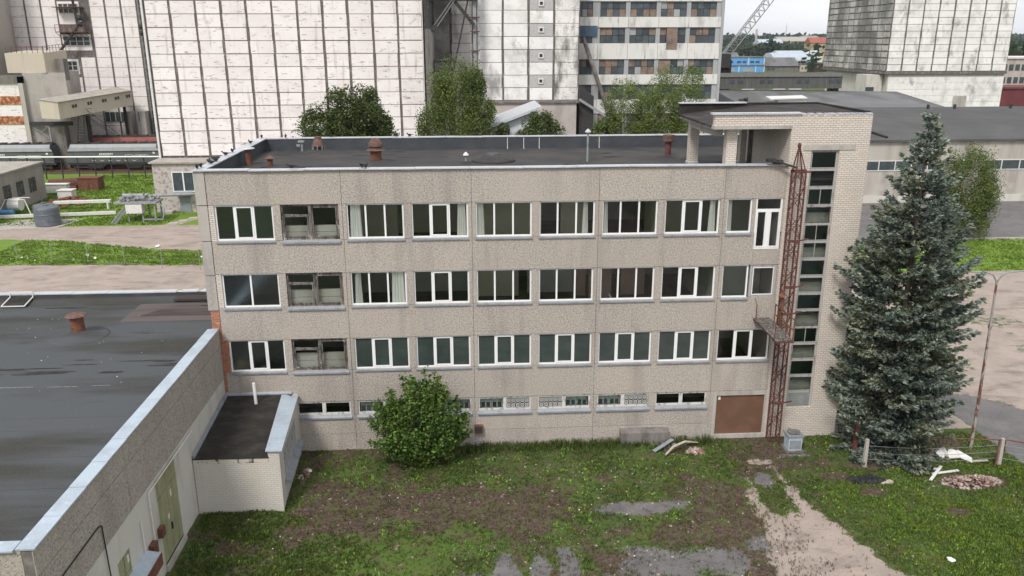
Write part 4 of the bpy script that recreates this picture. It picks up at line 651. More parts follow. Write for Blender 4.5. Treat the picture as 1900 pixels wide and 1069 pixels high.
# white trestle frame and curtains seen through the panes
tag(MB().box(16.9, .5, 7.5, 18.9, .58, 7.56).box(16.9, .5, 6.62, 16.97, .58, 7.5).box(18.83, .5, 6.62, 18.9, .58, 7.5).box(17.5, .5, 6.62, 17.55, .58, 7.5).box(18.83, .58, 7.5, 18.9, 1.5, 7.56).build('trestle_frame', M['white']), 'white metal trestle frame behind the panes of the middle row of windows', 'frame')
def curtain(x0, x1, z0, z1, lab, y=.23, tw_=0):
    n = 14; V_ = []; rg = random.Random(int(x0*10)); 
    for j in range(2):
        for i in range(n+1):
            t = i/n; x = x0+(x1-x0)*t+(tw_ if j else 0)*(t-.5); V_.append((x, y+.04*math.sin(i*1.9)+rg.uniform(-.008, .008), z0 if j else z1))
    m = MB(); m.add(V_, [(i, i+1, n+2+i, n+1+i) for i in range(n)]); m.add([(a, b_+.012, c) for a, b_, c in V_], [(n+1+i, n+2+i, i+1, i) for i in range(n)])
    o = m.build('curtain', M['curtain'], origin=(x0, y, z0)); tag(o, lab, 'curtain', 'curtains behind the office windows')
rows_ = ('top row', 'second row down')
for (x0, x1, r, lab) in ((6.35, 6.8, 0, 'white curtain at the left of the top row window right of the dark wooden one'), (11.35, 11.7, 0, 'gathered white curtain at the right edge of the fourth top row window'), (11.95+.3, 12.55, 0, 'greyish curtain at the left edge of the fifth top row window'), (17.3, 17.5, 0, 'narrow crumpled white curtain at the right edge of the sixth top row window'), (18.3, 18.45, 0, 'thin white curtain at the left edge of the seventh top row window'), (23.4, 23.65, 0, 'ragged white curtain at the right edge of the eighth top row window'), (24.3, 24.45, 0, 'torn white curtain in the single pane window beside the balcony door'), (6.4, 6.65, 1, 'narrow white curtain at the left of the third window in the second row'), (8.15, 8.7, 1, 'wide pleated greenish white curtain at the right of the third window in the second row')):
    curtain(x0, x1, ZB[r]-.05, ZT[r]+.02, lab, tw_=.12)
tag(MB().box(.35, .40, 4.2, 1.15, .44, 4.82).build('cardboard_sheet', mat('ochre cardboard', (.50, .30, .07), .8, ((2, (.4, .24, .06), .4, .7),)), origin=(.7, .4, 4.2)), 'ochre yellow board leaning inside the lowest large window by the orange brick', 'board')
# ---------------------------------------------------------------- things at the foot of the building
eb = empty('electric_cabinet', (27.95, -1.4, 0), 'pale blue grey electrical cabinet under a stone slab at the foot of the red mast', 'cabinet')
MB().hexa([(27.62, -1.75, .12), (28.28, -1.75, .12), (28.28, -1.15, .12), (27.62, -1.15, .12), (27.60, -1.77, .85), (28.30, -1.77, .85), (28.30, -1.13, .85), (27.60, -1.13, .85)]).build('cabinet_body', M['box_blue'], eb)
MB().box(27.55, -1.82, .85, 28.35, -1.08, .93).build('lid', M['sill'], eb); MB().box(27.5, -1.85, -.05, 28.4, -1.0, .12).build('plinth', M['concrete_dark'], eb); MB().box(27.66, -1.765, .2, 28.24, -1.758, .8).build('cabinet_door', M['sill'], eb)
rg = random.Random(8); tag(MB().rock((27.95, -1.4, 1.0), .38, rg, flat=.25).build('stone_slab', M['concrete_dark'], origin=(27.9, -1.4, .93)), 'rough flat stone lying on the pale blue cabinet', 'stone')
tag(MB().box(27.0, -2.2, -.02, 28.6, -2.0, .06).build('plank', M['old_wood'], origin=(27, -2.1, 0)), 'dark rotten plank lying in front of the pale blue cabinet', 'plank')
tag(MB().box(30.84, -2.0, -.1, 31.02, -1.84, 1.85).build('steel_post', M['rust_red'], origin=(30.9, -1.9, 0)), 'leaning rust brown steel post under the left side of the blue spruce', 'post')
# wire fence: two concrete posts with braces and wires
fn = empty('wire_fence', (34, -3.5, 0), 'sagging wire fence between two concrete posts under the blue spruce', 'fence')
for x, y in ((30.78, -3.3), (37.3, -3.65)): MB().hexa([(x-.09, y-.09, -.2), (x+.09, y-.09, -.2), (x+.09, y+.09, -.2), (x-.09, y+.09, -.2), (x-.07, y-.07, 1.45), (x+.07, y-.07, 1.45), (x+.07, y+.07, 1.45), (x-.07, y+.07, 1.45)]).build('concrete_post', M['concrete'], fn)
MB().tube((37.2, -3.65, 1.38), (34.0, -3.3, 1.42), .03).tube((37.35, -3.65, 1.4), (41.5, -5.4, 1.2), .035).tube((37.15, -3.65, 1.4), (37.05, -3.8, 0), .04).tube((37.45, -3.62, 1.4), (37.6, -3.5, .6), .04).tube((34.0, -3.3, 1.42), (33.95, -3.3, 0), .03).build('top_rail', M['rust'], fn)
g = MB()
for z in (.4, .75, 1.1):
    P_ = [(37.2-(37.2-30.85)*t, -3.62+.3*t, z-.28*math.sin(math.pi*t)*.6) for t in (i/8 for i in range(9))]; g.path(P_, .010, 4); g.tube((37.35, -3.65, z), (41.5, -5.4, z-.1), .010, n=4)
g.build('wire', M['grey_steel'], fn)
# lamp post with two arms
lp = empty('lamp_post', (36.9, -2.0, 0), 'tall lamp post with flaking paint and two curved empty arms beside the spruce', 'lamp post')
MB().path([(36.9, -2.04, -.1), (36.87, -2.04, 3), (36.8, -2.04, 6.6), (36.74, -2.04, 8.7)], [.085, .075, .06, .05], 10).lathe((36.80, -2.04, 6.5), [(.09, 0), (.10, .12), (.07, .25)], 10).build('pole', M['lamp_steel'], lp)
for s in (-1, 1): MB().path([(36.74, -2.04, 8.6), (36.74+s*.05, -2.04, 8.9), (36.74+s*.25, -2.04, 9.2), (36.74+s*.6, -2.04, 9.32), (36.74+s*1.5, -2.04, 9.36)], .035, 8).build('arm', M['grey_steel'], lp)
# litter and rubble -------------------------------------------------
def single(mb, name, mt, loc, lab, cat, group=None, smooth=False): return tag(mb.build(name, mt, origin=loc, smooth=smooth), lab, cat, group)
m = MB(); P_ = [(34.75, -2.75, .05), (35.0, -2.85, .35), (35.2, -2.9, .12), (35.6, -3.05, .25), (36.1, -3.4, .08)]
for i in range(4): a, b_ = Vector(P_[i]), Vector(P_[i+1]); w0, w1 = (.28, .22, .16, .20, .08)[i:i+2]; m.hexa([a+Vector((0, -w0, 0)), b_+Vector((0, -w1, 0)), b_+Vector((.05, w1, .1)), a+Vector((.05, w0, .15)), a+Vector((0, -w0, .05)), b_+Vector((0, -w1, .05)), b_+Vector((.05, w1, .2)), a+Vector((.05, w0, .25))])
m.rock((34.95, -2.8, .22), .32, random.Random(4), flat=.8); m.rock((35.45, -2.75, .35), .18, random.Random(5)); single(m, 'plastic_sack', M['white'], (35, -2.9, 0), 'crumpled white plastic sheet lying under the wire fence by the spruce', 'sack')
for i, (a, c, lab) in enumerate((((32.7, -3.75, .08), (34.2, -4.0, .12), 'long white board lying in the grass below the spruce'), ((33.2, -4.9, .06), (34.3, -3.85, .18), 'white board crossing the others below the spruce'), ((33.6, -4.3, .05), (35.0, -4.15, .1), 'short bleached board lying flat below the white plastic sheet'), ((35.9, -3.3, .06), (37.0, -3.3, .1), 'long pale stick beside the right concrete post'))):
    single(MB().bar(a, c, .13, .04), 'board', M['white' if i < 3 else 'pale_wood'], ((a[0]+c[0])/2, (a[1]+c[1])/2, 0), lab, 'board', 'scrap boards by the fence')
rg = random.Random(21)
def heap(name, cx_, cy_, rx, ry, h, n, s0, s1, mt, lab, cat, loc=None):
    m = MB()
    for i in range(n):
        a, r = rg.uniform(0, 6.28), math.sqrt(rg.random()); x, y = cx_+rx*r*math.cos(a), cy_+ry*r*math.sin(a); m.rock((x, y, h*(1-r*r)*rg.uniform(.3, 1)), rg.uniform(s0, s1), rg, flat=.7)
    return tag(m.build(name, M[mt] if isinstance(mt, str) else mt, origin=(cx_, cy_, 0)), lab, cat)
heap('rubble_heap', 35.1, -5.1, 1.5, .65, .22, 260, .03, .11, 'rubble', 'flat heap of broken brick and mortar in the grass right of the track', 'rubble heap')
heap('refuse_heap', 30.2, -4.7, .95, .3, .25, 60, .06, .2, 'black_junk', 'low heap of black refuse in the grass right of the track', 'refuse')
heap('pale_rag', 31.1, -4.85, .35, .12, .06, 14, .06, .14, 'pale_wood', 'cream rag lying at the end of the black refuse heap', 'rag')
heap('rubble_heap', 23.0, -1.35, .45, .3, .2, 60, .05, .14, 'rubble', 'small heap of pale rubble beside the brown door', 'rubble heap')
heap('rubble_heap', 3.85, -2.6, .22, .8, .12, 40, .05, .13, 'rubble', 'scatter of pale stones along the foot of the brick annex', 'rubble heap')
m = MB(); m.path([(21.4, -1.75, .1), (21.9, -1.3, .3), (22.6, -.9, .35), (23.3, -.75, .2)], [.05, .07, .06, .03], 7); single(m, 'fallen_branch', M['pale_wood'], (22.4, -1.1, 0), 'bleached curved branch lying by the rubble near the brown door', 'branch')
m = MB(); m.bar((20.9, -1.35, .1), (22.0, -.7, .4), .22, .03); single(m, 'metal_strip', M['sill'], (21.4, -1, 0), 'bent grey metal strip leaning beside the concrete light well', 'strip')
m = MB()
for i in range(9): a = rg.uniform(-.5, 2.2); m.tube((21.8+rg.uniform(-.6, .4), -1.2+rg.uniform(-.3, .3), .08), (22.2+math.cos(a)*1.1, -1.0+math.sin(a)*.5, rg.uniform(.1, .55)), .018, .008, 5)
single(m, 'twig_pile', M['bark'], (22, -1, 0), 'loose pile of dry twigs in front of the wall left of the brown door', 'twigs')
for x, y, lab in ((30.68, -10.9, 'white sheet of paper lying in the grass at the lower right'), (31.1, -1.95, 'small white bag at the foot of the rust brown post'), (22.1, -.65, 'white lump of foam beside the concrete light well'), (4.0, -2.2, 'white plastic scrap by the foot of the annex wall')): single(MB().rock((x, y, .08), .17, rg, flat=.4), 'litter', M['white_pvc'], (x, y, 0), lab, 'litter')
# birds --------------------------------------------------------------
def bird(x, y, z, ang, lab, pose=0):
    m = MB(); prof = [(-.15, .02, .045), (-.10, .05, .02), (-.03, .062, 0), (.04, .055, .02), (.08, .035, .06), (.11, .038, .09), (.14, .03, .10), (.165, .01, .10)]
    n = 8; vs = []
    for t, r, dz in prof: vs += [(t, r*.85*math.cos(2*math.pi*i/n), .10+dz-.02+r*math.sin(2*math.pi*i/n)) for i in range(n)]
    fs = [(j*n+i, j*n+(i+1) % n, (j+1)*n+(i+1) % n, (j+1)*n+i) for j in range(len(prof)-1) for i in range(n)]+[tuple(range(n-1, -1, -1)), tuple((len(prof)-1)*n+i for i in range(n))]
    m.add(vs, fs); m.hexa([(-.30, -.03, .12), (-.12, -.025, .11), (-.12, .025, .11), (-.30, .03, .12), (-.30, -.03, .13), (-.12, -.025, .14), (-.12, .025, .14), (-.30, .03, .13)]); m.tube((.16, 0, .185), (.20, 0, .175), .010, .002, 5)
    for s in (-.02, .02): m.tube((.0, s, .07), (.01, s, 0), .006, n=4)
    for s in (-1, 1): m.hexa([(-.2, s*.045, .10), (.05, s*.062, .10), (.05, s*.05, .15), (-.2, s*.03, .13), (-.2, s*.055, .10), (.05, s*.07, .11), (.05, s*.058, .16), (-.2, s*.04, .135)])
    o = m.build('bird', M['bird']); o.location = (x, y, z); o.rotation_euler = (0, 0, ang); o.scale = (1.15, 1.15, 1.15); tag(o, lab, 'bird', 'black birds on the roof edge')
bl = [(-.46, .3, 'black bird at the near left corner of the office roof'), (-.42, 0.75, 'second black bird from the near left roof corner'), (-.3, 1.9, 'black bird on the left parapet, first of the clump of four'), (-.5, 2.3, 'black bird on the left parapet, second of the clump of four'), (-.28, 2.75, 'black bird on the left parapet, third of the clump of four'), (-.5, 3.1, 'black bird on the left parapet, farthest of the clump of four'), (-.45, 4.9, 'black bird alone just beyond the clump on the left parapet'), (-.4, 6.1, 'black bird halfway along the left parapet'), (-.4, 9.9, 'black bird on the far part of the left parapet'), (-.4, 12.7, 'black bird at the far left corner of the office roof'), (1.0, 12.8, 'black bird on the back parapet nearest its left end'), (3.7, 12.8, 'black bird on the back parapet left of the caged vent'), (7.6, 12.8, 'black bird on the back parapet right of the tall rusty vent'), (8.4, 12.8, 'rightmost black bird on the back parapet'), (3.8, .1, 'small black bird on the front parapet above the dark wooden window'), (7.0, .15, 'black bird on the front parapet above the second panel'), (7.2, .05, 'black bird pecking right beside another on the front parapet')]
rg = random.Random(6)
for x, y, lab in bl: bird(x, y, 14.235, rg.uniform(0, 6.28), lab)
# ---------------------------------------------------------------- grain silos and plant behind
def grid_face(m, p0, ux, L, z0, z1, colw, rowh, gv, gh, out, thick=.10, skip=None, m_=0, z_off=0):
    """proud panels on a wall: p0 corner, ux unit vector along the wall, out = outward unit vector"""
    ux, ou = Vector(ux), Vector(out); nc = int(round(L/colw)); cw_ = L/nc; nr = int((z1-z0)/rowh); jr = random.Random(int(L*10)+int(z0)); gv0, gh0 = gv, gh
    for i in range(nc):
        for j in range(nr):
            if skip and skip(i, j): continue
            gv, gh = gv0*jr.uniform(.75, 1.35), gh0*jr.uniform(.6, 1.7)
            a = Vector(p0)+ux*(i*cw_+gv/2); b_ = Vector(p0)+ux*((i+1)*cw_-gv/2); za, zb = z0+j*rowh+gh/2, z0+(j+1)*rowh-gh/2
            m.hexa([a+Vector((0, 0, za)), b_+Vector((0, 0, za)), b_-ou*thick+Vector((0, 0, za)), a-ou*thick+Vector((0, 0, za)), a+Vector((0, 0, zb)), b_+Vector((0, 0, zb)), b_-ou*thick+Vector((0, 0, zb)), a-ou*thick+Vector((0, 0, zb))], m_)
# silo A: broad pink-white front
SA = empty('grain_silo', (-9, 75, 0), 'huge pinkish white grain silo with a grid of flaking panels filling the upper left centre', 'silo')
MB().box(-25.5, 66, 6.0, 7.1, 90, 45).build('silo_body', M['silo_joint'], SA)
m = MB(); grid_face(m, (-25.4, 65.9, 0), (1, 0, 0), 32.5, 6.3, 45, 2.955, 1.51, .30, .07, (0, -1, 0)); m.build('front_panel', M['silo'], SA)
m = MB(); grid_face(m, (-25.6, 90, 0), (0, -1, 0), 24, 6.3, 45, 3, 1.51, .30, .05, (-1, 0, 0)); m.build('side_panel', M['silo'], SA)
MB().box(-25.68, 65.72, 4.6, -25.45, 65.95, 45).build('downpipe', M['white'], SA); MB().box(7.0, 65.7, 4, 7.12, 65.84, 45).build('downpipe', M['white'], SA)
MB().box(-25.5, 66, 0, 7.1, 90, 6.0).build('silo_base', M['silo_wall'], SA)
SAx = empty('silo_annex', (-15, 64, 0), 'low white brick annex with a white window at the foot of the big silo', 'building')
MB().box(-25.4, 62.2, 0, 6, 65.68, 5.9).build('brick_wall', mat('rough whitewashed brick', (.55, .50, .47), .95, ((2.5, (.28, .24, .22), .52, .64),), brick=(.26, .1, .01, (.3, .27, .25), (.6, .55, .52))), SAx)
MB().box(-25.7, 61.9, 5.9, 6.2, 65.7, 6.08).build('roof', M['asb_roof'], SAx)
fr = MB(); frame_bars(fr, -23.2, -20.6, 2.5, 4.9, .1, 62.08, 62.19); fr.box(-21.95, 62.08, 2.6, -21.8, 62.19, 4.8); fr = fr.build('window', M['white_pvc'], SAx); MB().box(-23.1, 62.15, 2.6, -20.7, 62.17, 4.8).build('pane', M['pane_dark'], fr)
MB().box(-22.6, 62.1, 0, -21.3, 62.19, 2.2).build('door', M['sill'], SAx); MB().hexa([(-23, 61.1, 2.25), (-21, 61.1, 2.25), (-21, 62.19, 2.5), (-23, 62.19, 2.5), (-23, 61.1, 2.32), (-21, 61.1, 2.32), (-21, 62.19, 2.57), (-23, 62.19, 2.57)]).build('door_canopy', M['sill'], SAx)
MB().box(-24.6, 61.0, 0, -23.3, 62.2, .3).build('door_step', M['concrete'], SAx)
# silo D: right continuation with black mould, mosaic inserts
SD = empty('grain_silo', (20, 75, 0), 'tall white panelled silo stained with black mould, four tiny square windows in a column', 'silo')
MB().box(13.6, 66, 12.4, 26.1, 90, 45).build('silo_body', M['silo_joint'], SD)
m = MB(); nc = 12.5/4
grid_face(m, (13.6, 65.9, 0), (1, 0, 0), 12.5, 12.75, 45, 3.0, 1.51, .26, .05, (0, -1, 0), skip=lambda i, j: i == 3 or i == 2 and j in (1, 3, 5, 7)); m.build('front_panel', M['silo_grey'], SD)
m = MB(); grid_face(m, (13.6, 65.9, 0), (1, 0, 0), 12.5, 12.75, 45, 3.0, 1.51, .26, .05, (0, -1, 0), skip=lambda i, j: i != 3); m.build('blackened_panel', M['silo_stained'], SD)
w_ = 12.5/4; mi_ = mat('grey mosaic insert', (.46, .45, .445), .9, ((9, (.36, .35, .35), .5, .6),), island=.06)
for j in (1, 3, 5, 7): z = 12.75+j*1.51; x = 13.6+2*w_; MB().box(x+.15, 65.92, z+.03, x+w_-.15, 66, z+1.48).build('insert_panel', mi_, SD)
for j in (1, 3, 5, 7):
    z = 12.75+j*1.51+.55; x = 13.6+2.5*w_; fr = MB(); frame_bars(fr, x-.35, x+.30, z-.1, z+.55, .14, 65.80, 65.93); fr = fr.build('window', M['white'], SD); MB().box(x-.24, 65.9, z, x+.2, 65.91, z+.45).build('pane', M['dark'], fr)
MB().box(13.2, 63.9, 0, 25.6, 66, 12.5).build('base_wall', M['silo_wall'], SD); MB().box(13.0, 63.7, 12.5, 25.9, 66, 12.72).build('base_ledge', M['silo_joint'], SD)
# silo between them, set back
SB = empty('grain_silo', (10.5, 82, 0), 'set back white silo wall seen in the gap between the two big silos', 'silo')
MB().box(7.2, 76, 0, 20, 90, 45).build('silo_body', M['silo_joint'], SB); m = MB(); grid_face(m, (10.3, 75.9, 0), (1, 0, 0), 9, 0.3, 45, 3.0, 1.2, .3, .05, (0, -1, 0)); m.build('front_panel', M['silo_grey'], SB)
MB().box(7.3, 75.6, 0, 10.15, 75.98, 45).build('corner_strip', M['silo_mould'], SB)
# steel tower in the gap
ST = empty('steel_tower', (10.6, 64, 0), 'black steel conveyor tower with big diagonal braces in the gap between the white silos', 'tower')
MB().tube((7.95, 64, 0), (7.95, 64, 21.2), .55, n=14).build('column', M['concrete_dark'], ST); MB().tube((7.95, 64, 21.2), (7.95, 64, 40), .58, n=14).build('column', M['dark'], ST)
MB().box(13.1, 63.8, 0, 13.5, 64.2, 40).box(12.75, 63.9, 16, 12.85, 64.0, 40).box(13.62, 63.9, 0, 13.74, 64.1, 40).build('column', M['grey_steel'], ST)
MB().bar((8.3, 63.6, 21.0), (11.0, 63.6, 24.6), .75, .5).bar((10.8, 63.6, 24.5), (13.2, 63.6, 21.6), .38, .4).box(8, 63.3, 24.3, 13.6, 64.6, 25.6).build('brace', M['dark'], ST)
MB().bar((8.6, 63.2, 21.6), (10.8, 63.2, 24.5), .06, .06).bar((8.9, 63.2, 21.4), (11.0, 63.2, 24.3), .06, .06).build('brace_rod', M['grey_steel'], ST)
MB().tube((12.6, 63.5, 24.6), (10.6, 63.5, 16), .10, n=6).build('tie_rod', M['dark'], ST)
MB().box(8.5, 63.0, 15.6, 10.6, 65, 17.7).box(8.5, 62.9, 17.5, 10.8, 65.1, 17.75).box(10.2, 62.95, 17.7, 10.45, 63.2, 18.4).build('machine_housing', M['dark'], ST)
g = MB()
for z in (20.8, 22.4, 18.6, 16): g.box(12.75, 63.6, z, 13.9, 63.75, z+.12)
g.build('pipe_bracket', M['rust_red'], ST)
# silo B: far left, with windows, stair balconies and tube
SL = empty('grain_silo', (-52, 115, 0), 'farther white panelled silo at the left with small windows and a rusty service balcony', 'silo')
MB().box(-63, 110, 4, -42.1, 130, 50).build('silo_body', M['silo_joint'], SL)
SBm = [(-55.1, -51.5, 22.6, 26.2), (-55.1, -50.3, 18.4, 21.0), (-55.1, -52.9, 14.5, 17)]
m = MB(); L_ = 20.7; cw_ = L_/8
for i in range(8):
    for j in range(28):
        x0, x1, z0, z1 = -62.9+i*cw_+.16, -62.9+(i+1)*cw_-.16, 4.3+j*1.62+.03, 4.3+(j+1)*1.62-.03
        if any(x0 < q[1]-.3 and x1 > q[0]+.3 and z0 < q[3]-.2 and z1 > q[2]+.2 for q in SBm): continue
        m.box(x0, 109.88, z0, x1, 110, z1)
m.build('front_panel', M['silo'], SL)
MB().box(-42.1, 109.5, 4, -40.2, 112, 50).build('side_shaft', M['silo_joint'], SL)
g = MB()
for x in (-41.7, -41.2, -40.7): g.tube((x, 109.2, 4), (x, 109.2, 50), .09, n=6)
for z in np.arange(5, 50, 1.2): g.box(-41.7, 109.15, z, -40.7, 109.25, z+.08)
g.build('ladder_pipes', M['grey_steel'], SL)
for z in (20.8, 21.8): MB().lathe((-41.6, 108.9, z), [(.1, 0), (.35, .3), (.1, .7)], 8).build('insulator', M['dark'], SL)
for x0, x1, z0, z1 in SBm:
    MB().box(x0+.05, 109.93, z0, x1-.05, 110, z1).build('window_panel', M['silo'], SL); n_ = 4 if x1-x0 > 3 else 2; zt_ = z1-.3; zb_ = z1-1.9
    fr = MB(); frame_bars(fr, x0+.2, x1-.2, zb_, zt_, .1, 109.82, 109.92)
    for k in range(1, n_): xx = x0+.2+(x1-x0-.4)*k/n_; fr.box(xx-.06, 109.82, zb_, xx+.06, 109.92, zt_)
    fr.box(x0+.3, 109.83, (zb_+zt_)/2-.04, x1-.3, 109.91, (zb_+zt_)/2+.04); fr = fr.build('window', M['white'], SL); MB().box(x0+.3, 109.9, zb_+.1, x1-.3, 109.92, zt_-.1).build('pane', M['pane_dark'], fr)
g = MB().box(-55.2, 108.2, 21.3, -50.6, 109.9, 21.42)
for x in np.arange(-55.2, -50.5, .9): g.box(x, 108.2, 21.4, x+.06, 108.27, 22.5); g.bar((x, 108.3, 21.3), (x+.4, 109.9, 20.2), .06, .06)
g.box(-55.2, 108.2, 22.45, -50.6, 108.27, 22.52); g.build('service_balcony', M['rust'], SL); MB().box(-55.2, 108.2, 25.2, -50.8, 109.9, 25.32).build('balcony_canopy', M['rust'], SL)
MB().path([(-51.9, 108.6, 27), (-51.6, 108.6, 22.2), (-55.9, 108.2, 17.2)], .22, 8).build('chute', M['dark'], SL); g = MB()
for z in (22.6, 23.6): g.rock((-51.2, 108.5, z), .55, random.Random(int(z)))
g.build('chute_head', M['dark'], SL)
MB().box(-62.9, 109.9, 0, -40, 128, 4.3).build('base_wall', M['silo_wall'], SL)
for x in (-45.6, -43.2): MB().box(x, 107.5, 0, x+1.0, 109.8, 8.4).build('buttress', M['silo_wall'], SL)
for x0 in (-49.8, -44.2): fr = MB().box(x0, 109.72, 6.6, x0+3.6, 109.86, 8.2).build('window', M['pane_dark'], SL); g = MB(); [g.box(x0+k*.9-.04, 109.68, 6.6, x0+k*.9+.04, 109.72, 8.2) for k in range(5)]; g.build('glazing_bar', M['white'], fr)
# round silo at the left edge, elevator house, sloping gallery
tag(MB().lathe((-69, 106, 0), [(7.4, 0), (7.4, 50)], 40).build('round_silo', M['silo_wall'], origin=(-69, 106, 0), smooth=True), 'brown grey round concrete silo cut by the left edge of the photo', 'silo')
EH = empty('elevator_house', (-56, 103, 0), 'grey elevator building at the left with cream rooftop box and rusted wall strips', 'building')
MB().hexa([(-57.4, 99.5, 0), (-51.6, 101, 0), (-51.6, 106, 0), (-57.4, 106, 0), (-57.3, 99.5, 15.1), (-51.4, 101, 15.1), (-51.4, 106, 15.1), (-57.3, 106, 15.1)]).build('main_wall', M['silo_wall'], EH)
MB().box(-70, 99.2, 0, -57.9, 104, 13.6).build('side_wall', M['silo'], EH); MB().box(-57.9, 98.9, 0, -57.2, 99.5, 14.6).build('corner_pier', M['ware_wall'], EH)
MB().box(-70, 99.1, 10.3, -57.95, 99.2, 11.6).box(-70, 99.1, 7.2, -57.95, 99.2, 8.5).build('rust_strip', M['rust_panel'], EH)
MB().box(-71, 98.9, 13.6, -57.2, 104, 14.7).build('roof_edge', M['concrete_dark'], EH)
pb = MB().hexa([(-59.8, 100.2, 15.1), (-53.9, 100.2, 15.1), (-51.8, 103.5, 15.1), (-58, 103.5, 15.1), (-59.8, 100.2, 18.1), (-53.9, 100.2, 18.1), (-51.8, 103.5, 18.5), (-58, 103.5, 18.5)]).build('rooftop_box', M['cream'], EH)
g = MB()
for t in np.linspace(0, 1, 8): x, y, z = -59.6+t*5.6, 100.3, 18.1; g.box(x, y, z, x+.06, y+.06, z+1.0); x = -53.9+t*2.0; g.box(x, 100.3+t*3.2, 18.1+t*.3, x+.06, 100.36+t*3.2, 19.2+t*.3)
g.bar((-59.6, 100.3, 19.1), (-54, 100.3, 19.1), .06, .06).bar((-53.9, 100.3, 19.1), (-51.9, 103.4, 19.5), .06, .06); g.build('railing', M['rust'], pb)
MB().box(-52.6, 101, 13.9, -51.4, 102.5, 17.2).build('hoist_shaft', M['concrete_dark'], EH)
GL = empty('sloping_gallery', (-49, 104, 0), 'cream sheet clad sloping conveyor gallery with paired small windows above the railway wagons', 'gallery')
def gpt(t, s, h): x = -50.45+7.1*t+s*(-3.8+.6*t); y = 95+11*t+s*2.2; z = 8.3+1.33*t; return (x, y, z+h)
MB().hexa([gpt(0, 0, 0), gpt(1, 0, 0), gpt(1, 1, 0), gpt(0, 1, 0), gpt(0, 0, 2.55), gpt(1, 0, 2.3), gpt(1, 1, 2.7), gpt(0, 1, 2.85)]).build('gallery_body', M['cream'], GL)
MB().hexa([gpt(-.01, -.04, 2.56), gpt(1.01, -.04, 2.31), gpt(1.01, 1.04, 2.71), gpt(-.01, 1.04, 2.86), gpt(-.01, -.04, 2.66), gpt(1.01, -.04, 2.41), gpt(1.01, 1.04, 2.81), gpt(-.01, 1.04, 2.96)]).build('roof', M['asb_roof'], GL)
for t in (.17, .37, .57, .75, .91):
    fr = MB()
    for d in (0, .035): a, c = gpt(t+d, -.012, 1.35), gpt(t+d+.025, -.012, 1.35); fr.hexa([a, c, (c[0], c[1]+.05, c[2]), (a[0], a[1]+.05, a[2]), (a[0], a[1], a[2]+.5), (c[0], c[1], c[2]+.5), (c[0], c[1]+.05, c[2]+.5), (a[0], a[1]+.05, a[2]+.5)])
    fr.build('window', M['pane_dark'], GL)
for t in (.45, .97): a = gpt(t, .5, 0); MB().box(a[0]-.2, a[1]-.2, 0, a[0]+.2, a[1]+.2, a[2]).build('support_leg', M['dark'], GL)
ld = empty('steel_stair', (-48, 99.5, 0), 'dark steel ladder and stair hanging under the cream sloping gallery', 'stair')
MB().bar((-50.2, 99, 4), (-49.2, 99, 9.8), .1, .1).bar((-49.2, 99, 4), (-48.4, 99, 9.8), .1, .1).bar((-48.4, 98.8, 8.6), (-43.6, 99.3, 4.5), .08, .08).bar((-48.4, 99.5, 8.6), (-43.6, 100, 4.5), .08, .08).bar((-48.2, 98.8, 9.6), (-43.6, 99.3, 5.5), .06, .06).box(-49.6, 98.6, 8.5, -47, 99.6, 8.6).box(-49.6, 98.6, 9.6, -47, 98.65, 9.66).build('stair_frame', M['dark'], ld)
g = MB(); [g.box(-50.15+(z-4)*.16, 98.9, z, -49.0+(z-4)*.15, 99, z+.06) for z in np.arange(4.2, 9.5, .45)]; g.build('rung', M['grey_steel'], ld)
UB = empty('loading_bay', (-54, 101, 0), 'dark open loading bay under the left end of the cream gallery', 'shed')
MB().box(-57.0, 98.8, 7.0, -50.6, 99.4, 7.6).build('canopy', M['dark'], UB); MB().box(-54.4, 99, 0, -51.9, 100.5, 7.0).build('bay_wall', M['concrete_dark'], UB); g = MB().bar((-57, 99, 5), (-54.2, 99, 7), .08, .08).bar((-57, 99, 7), (-54.2, 99, 5), .08, .08).box(-54.3, 98.9, 3, -54.1, 99.1, 7.0); g.build('cross_brace', M['grey_steel'], UB)
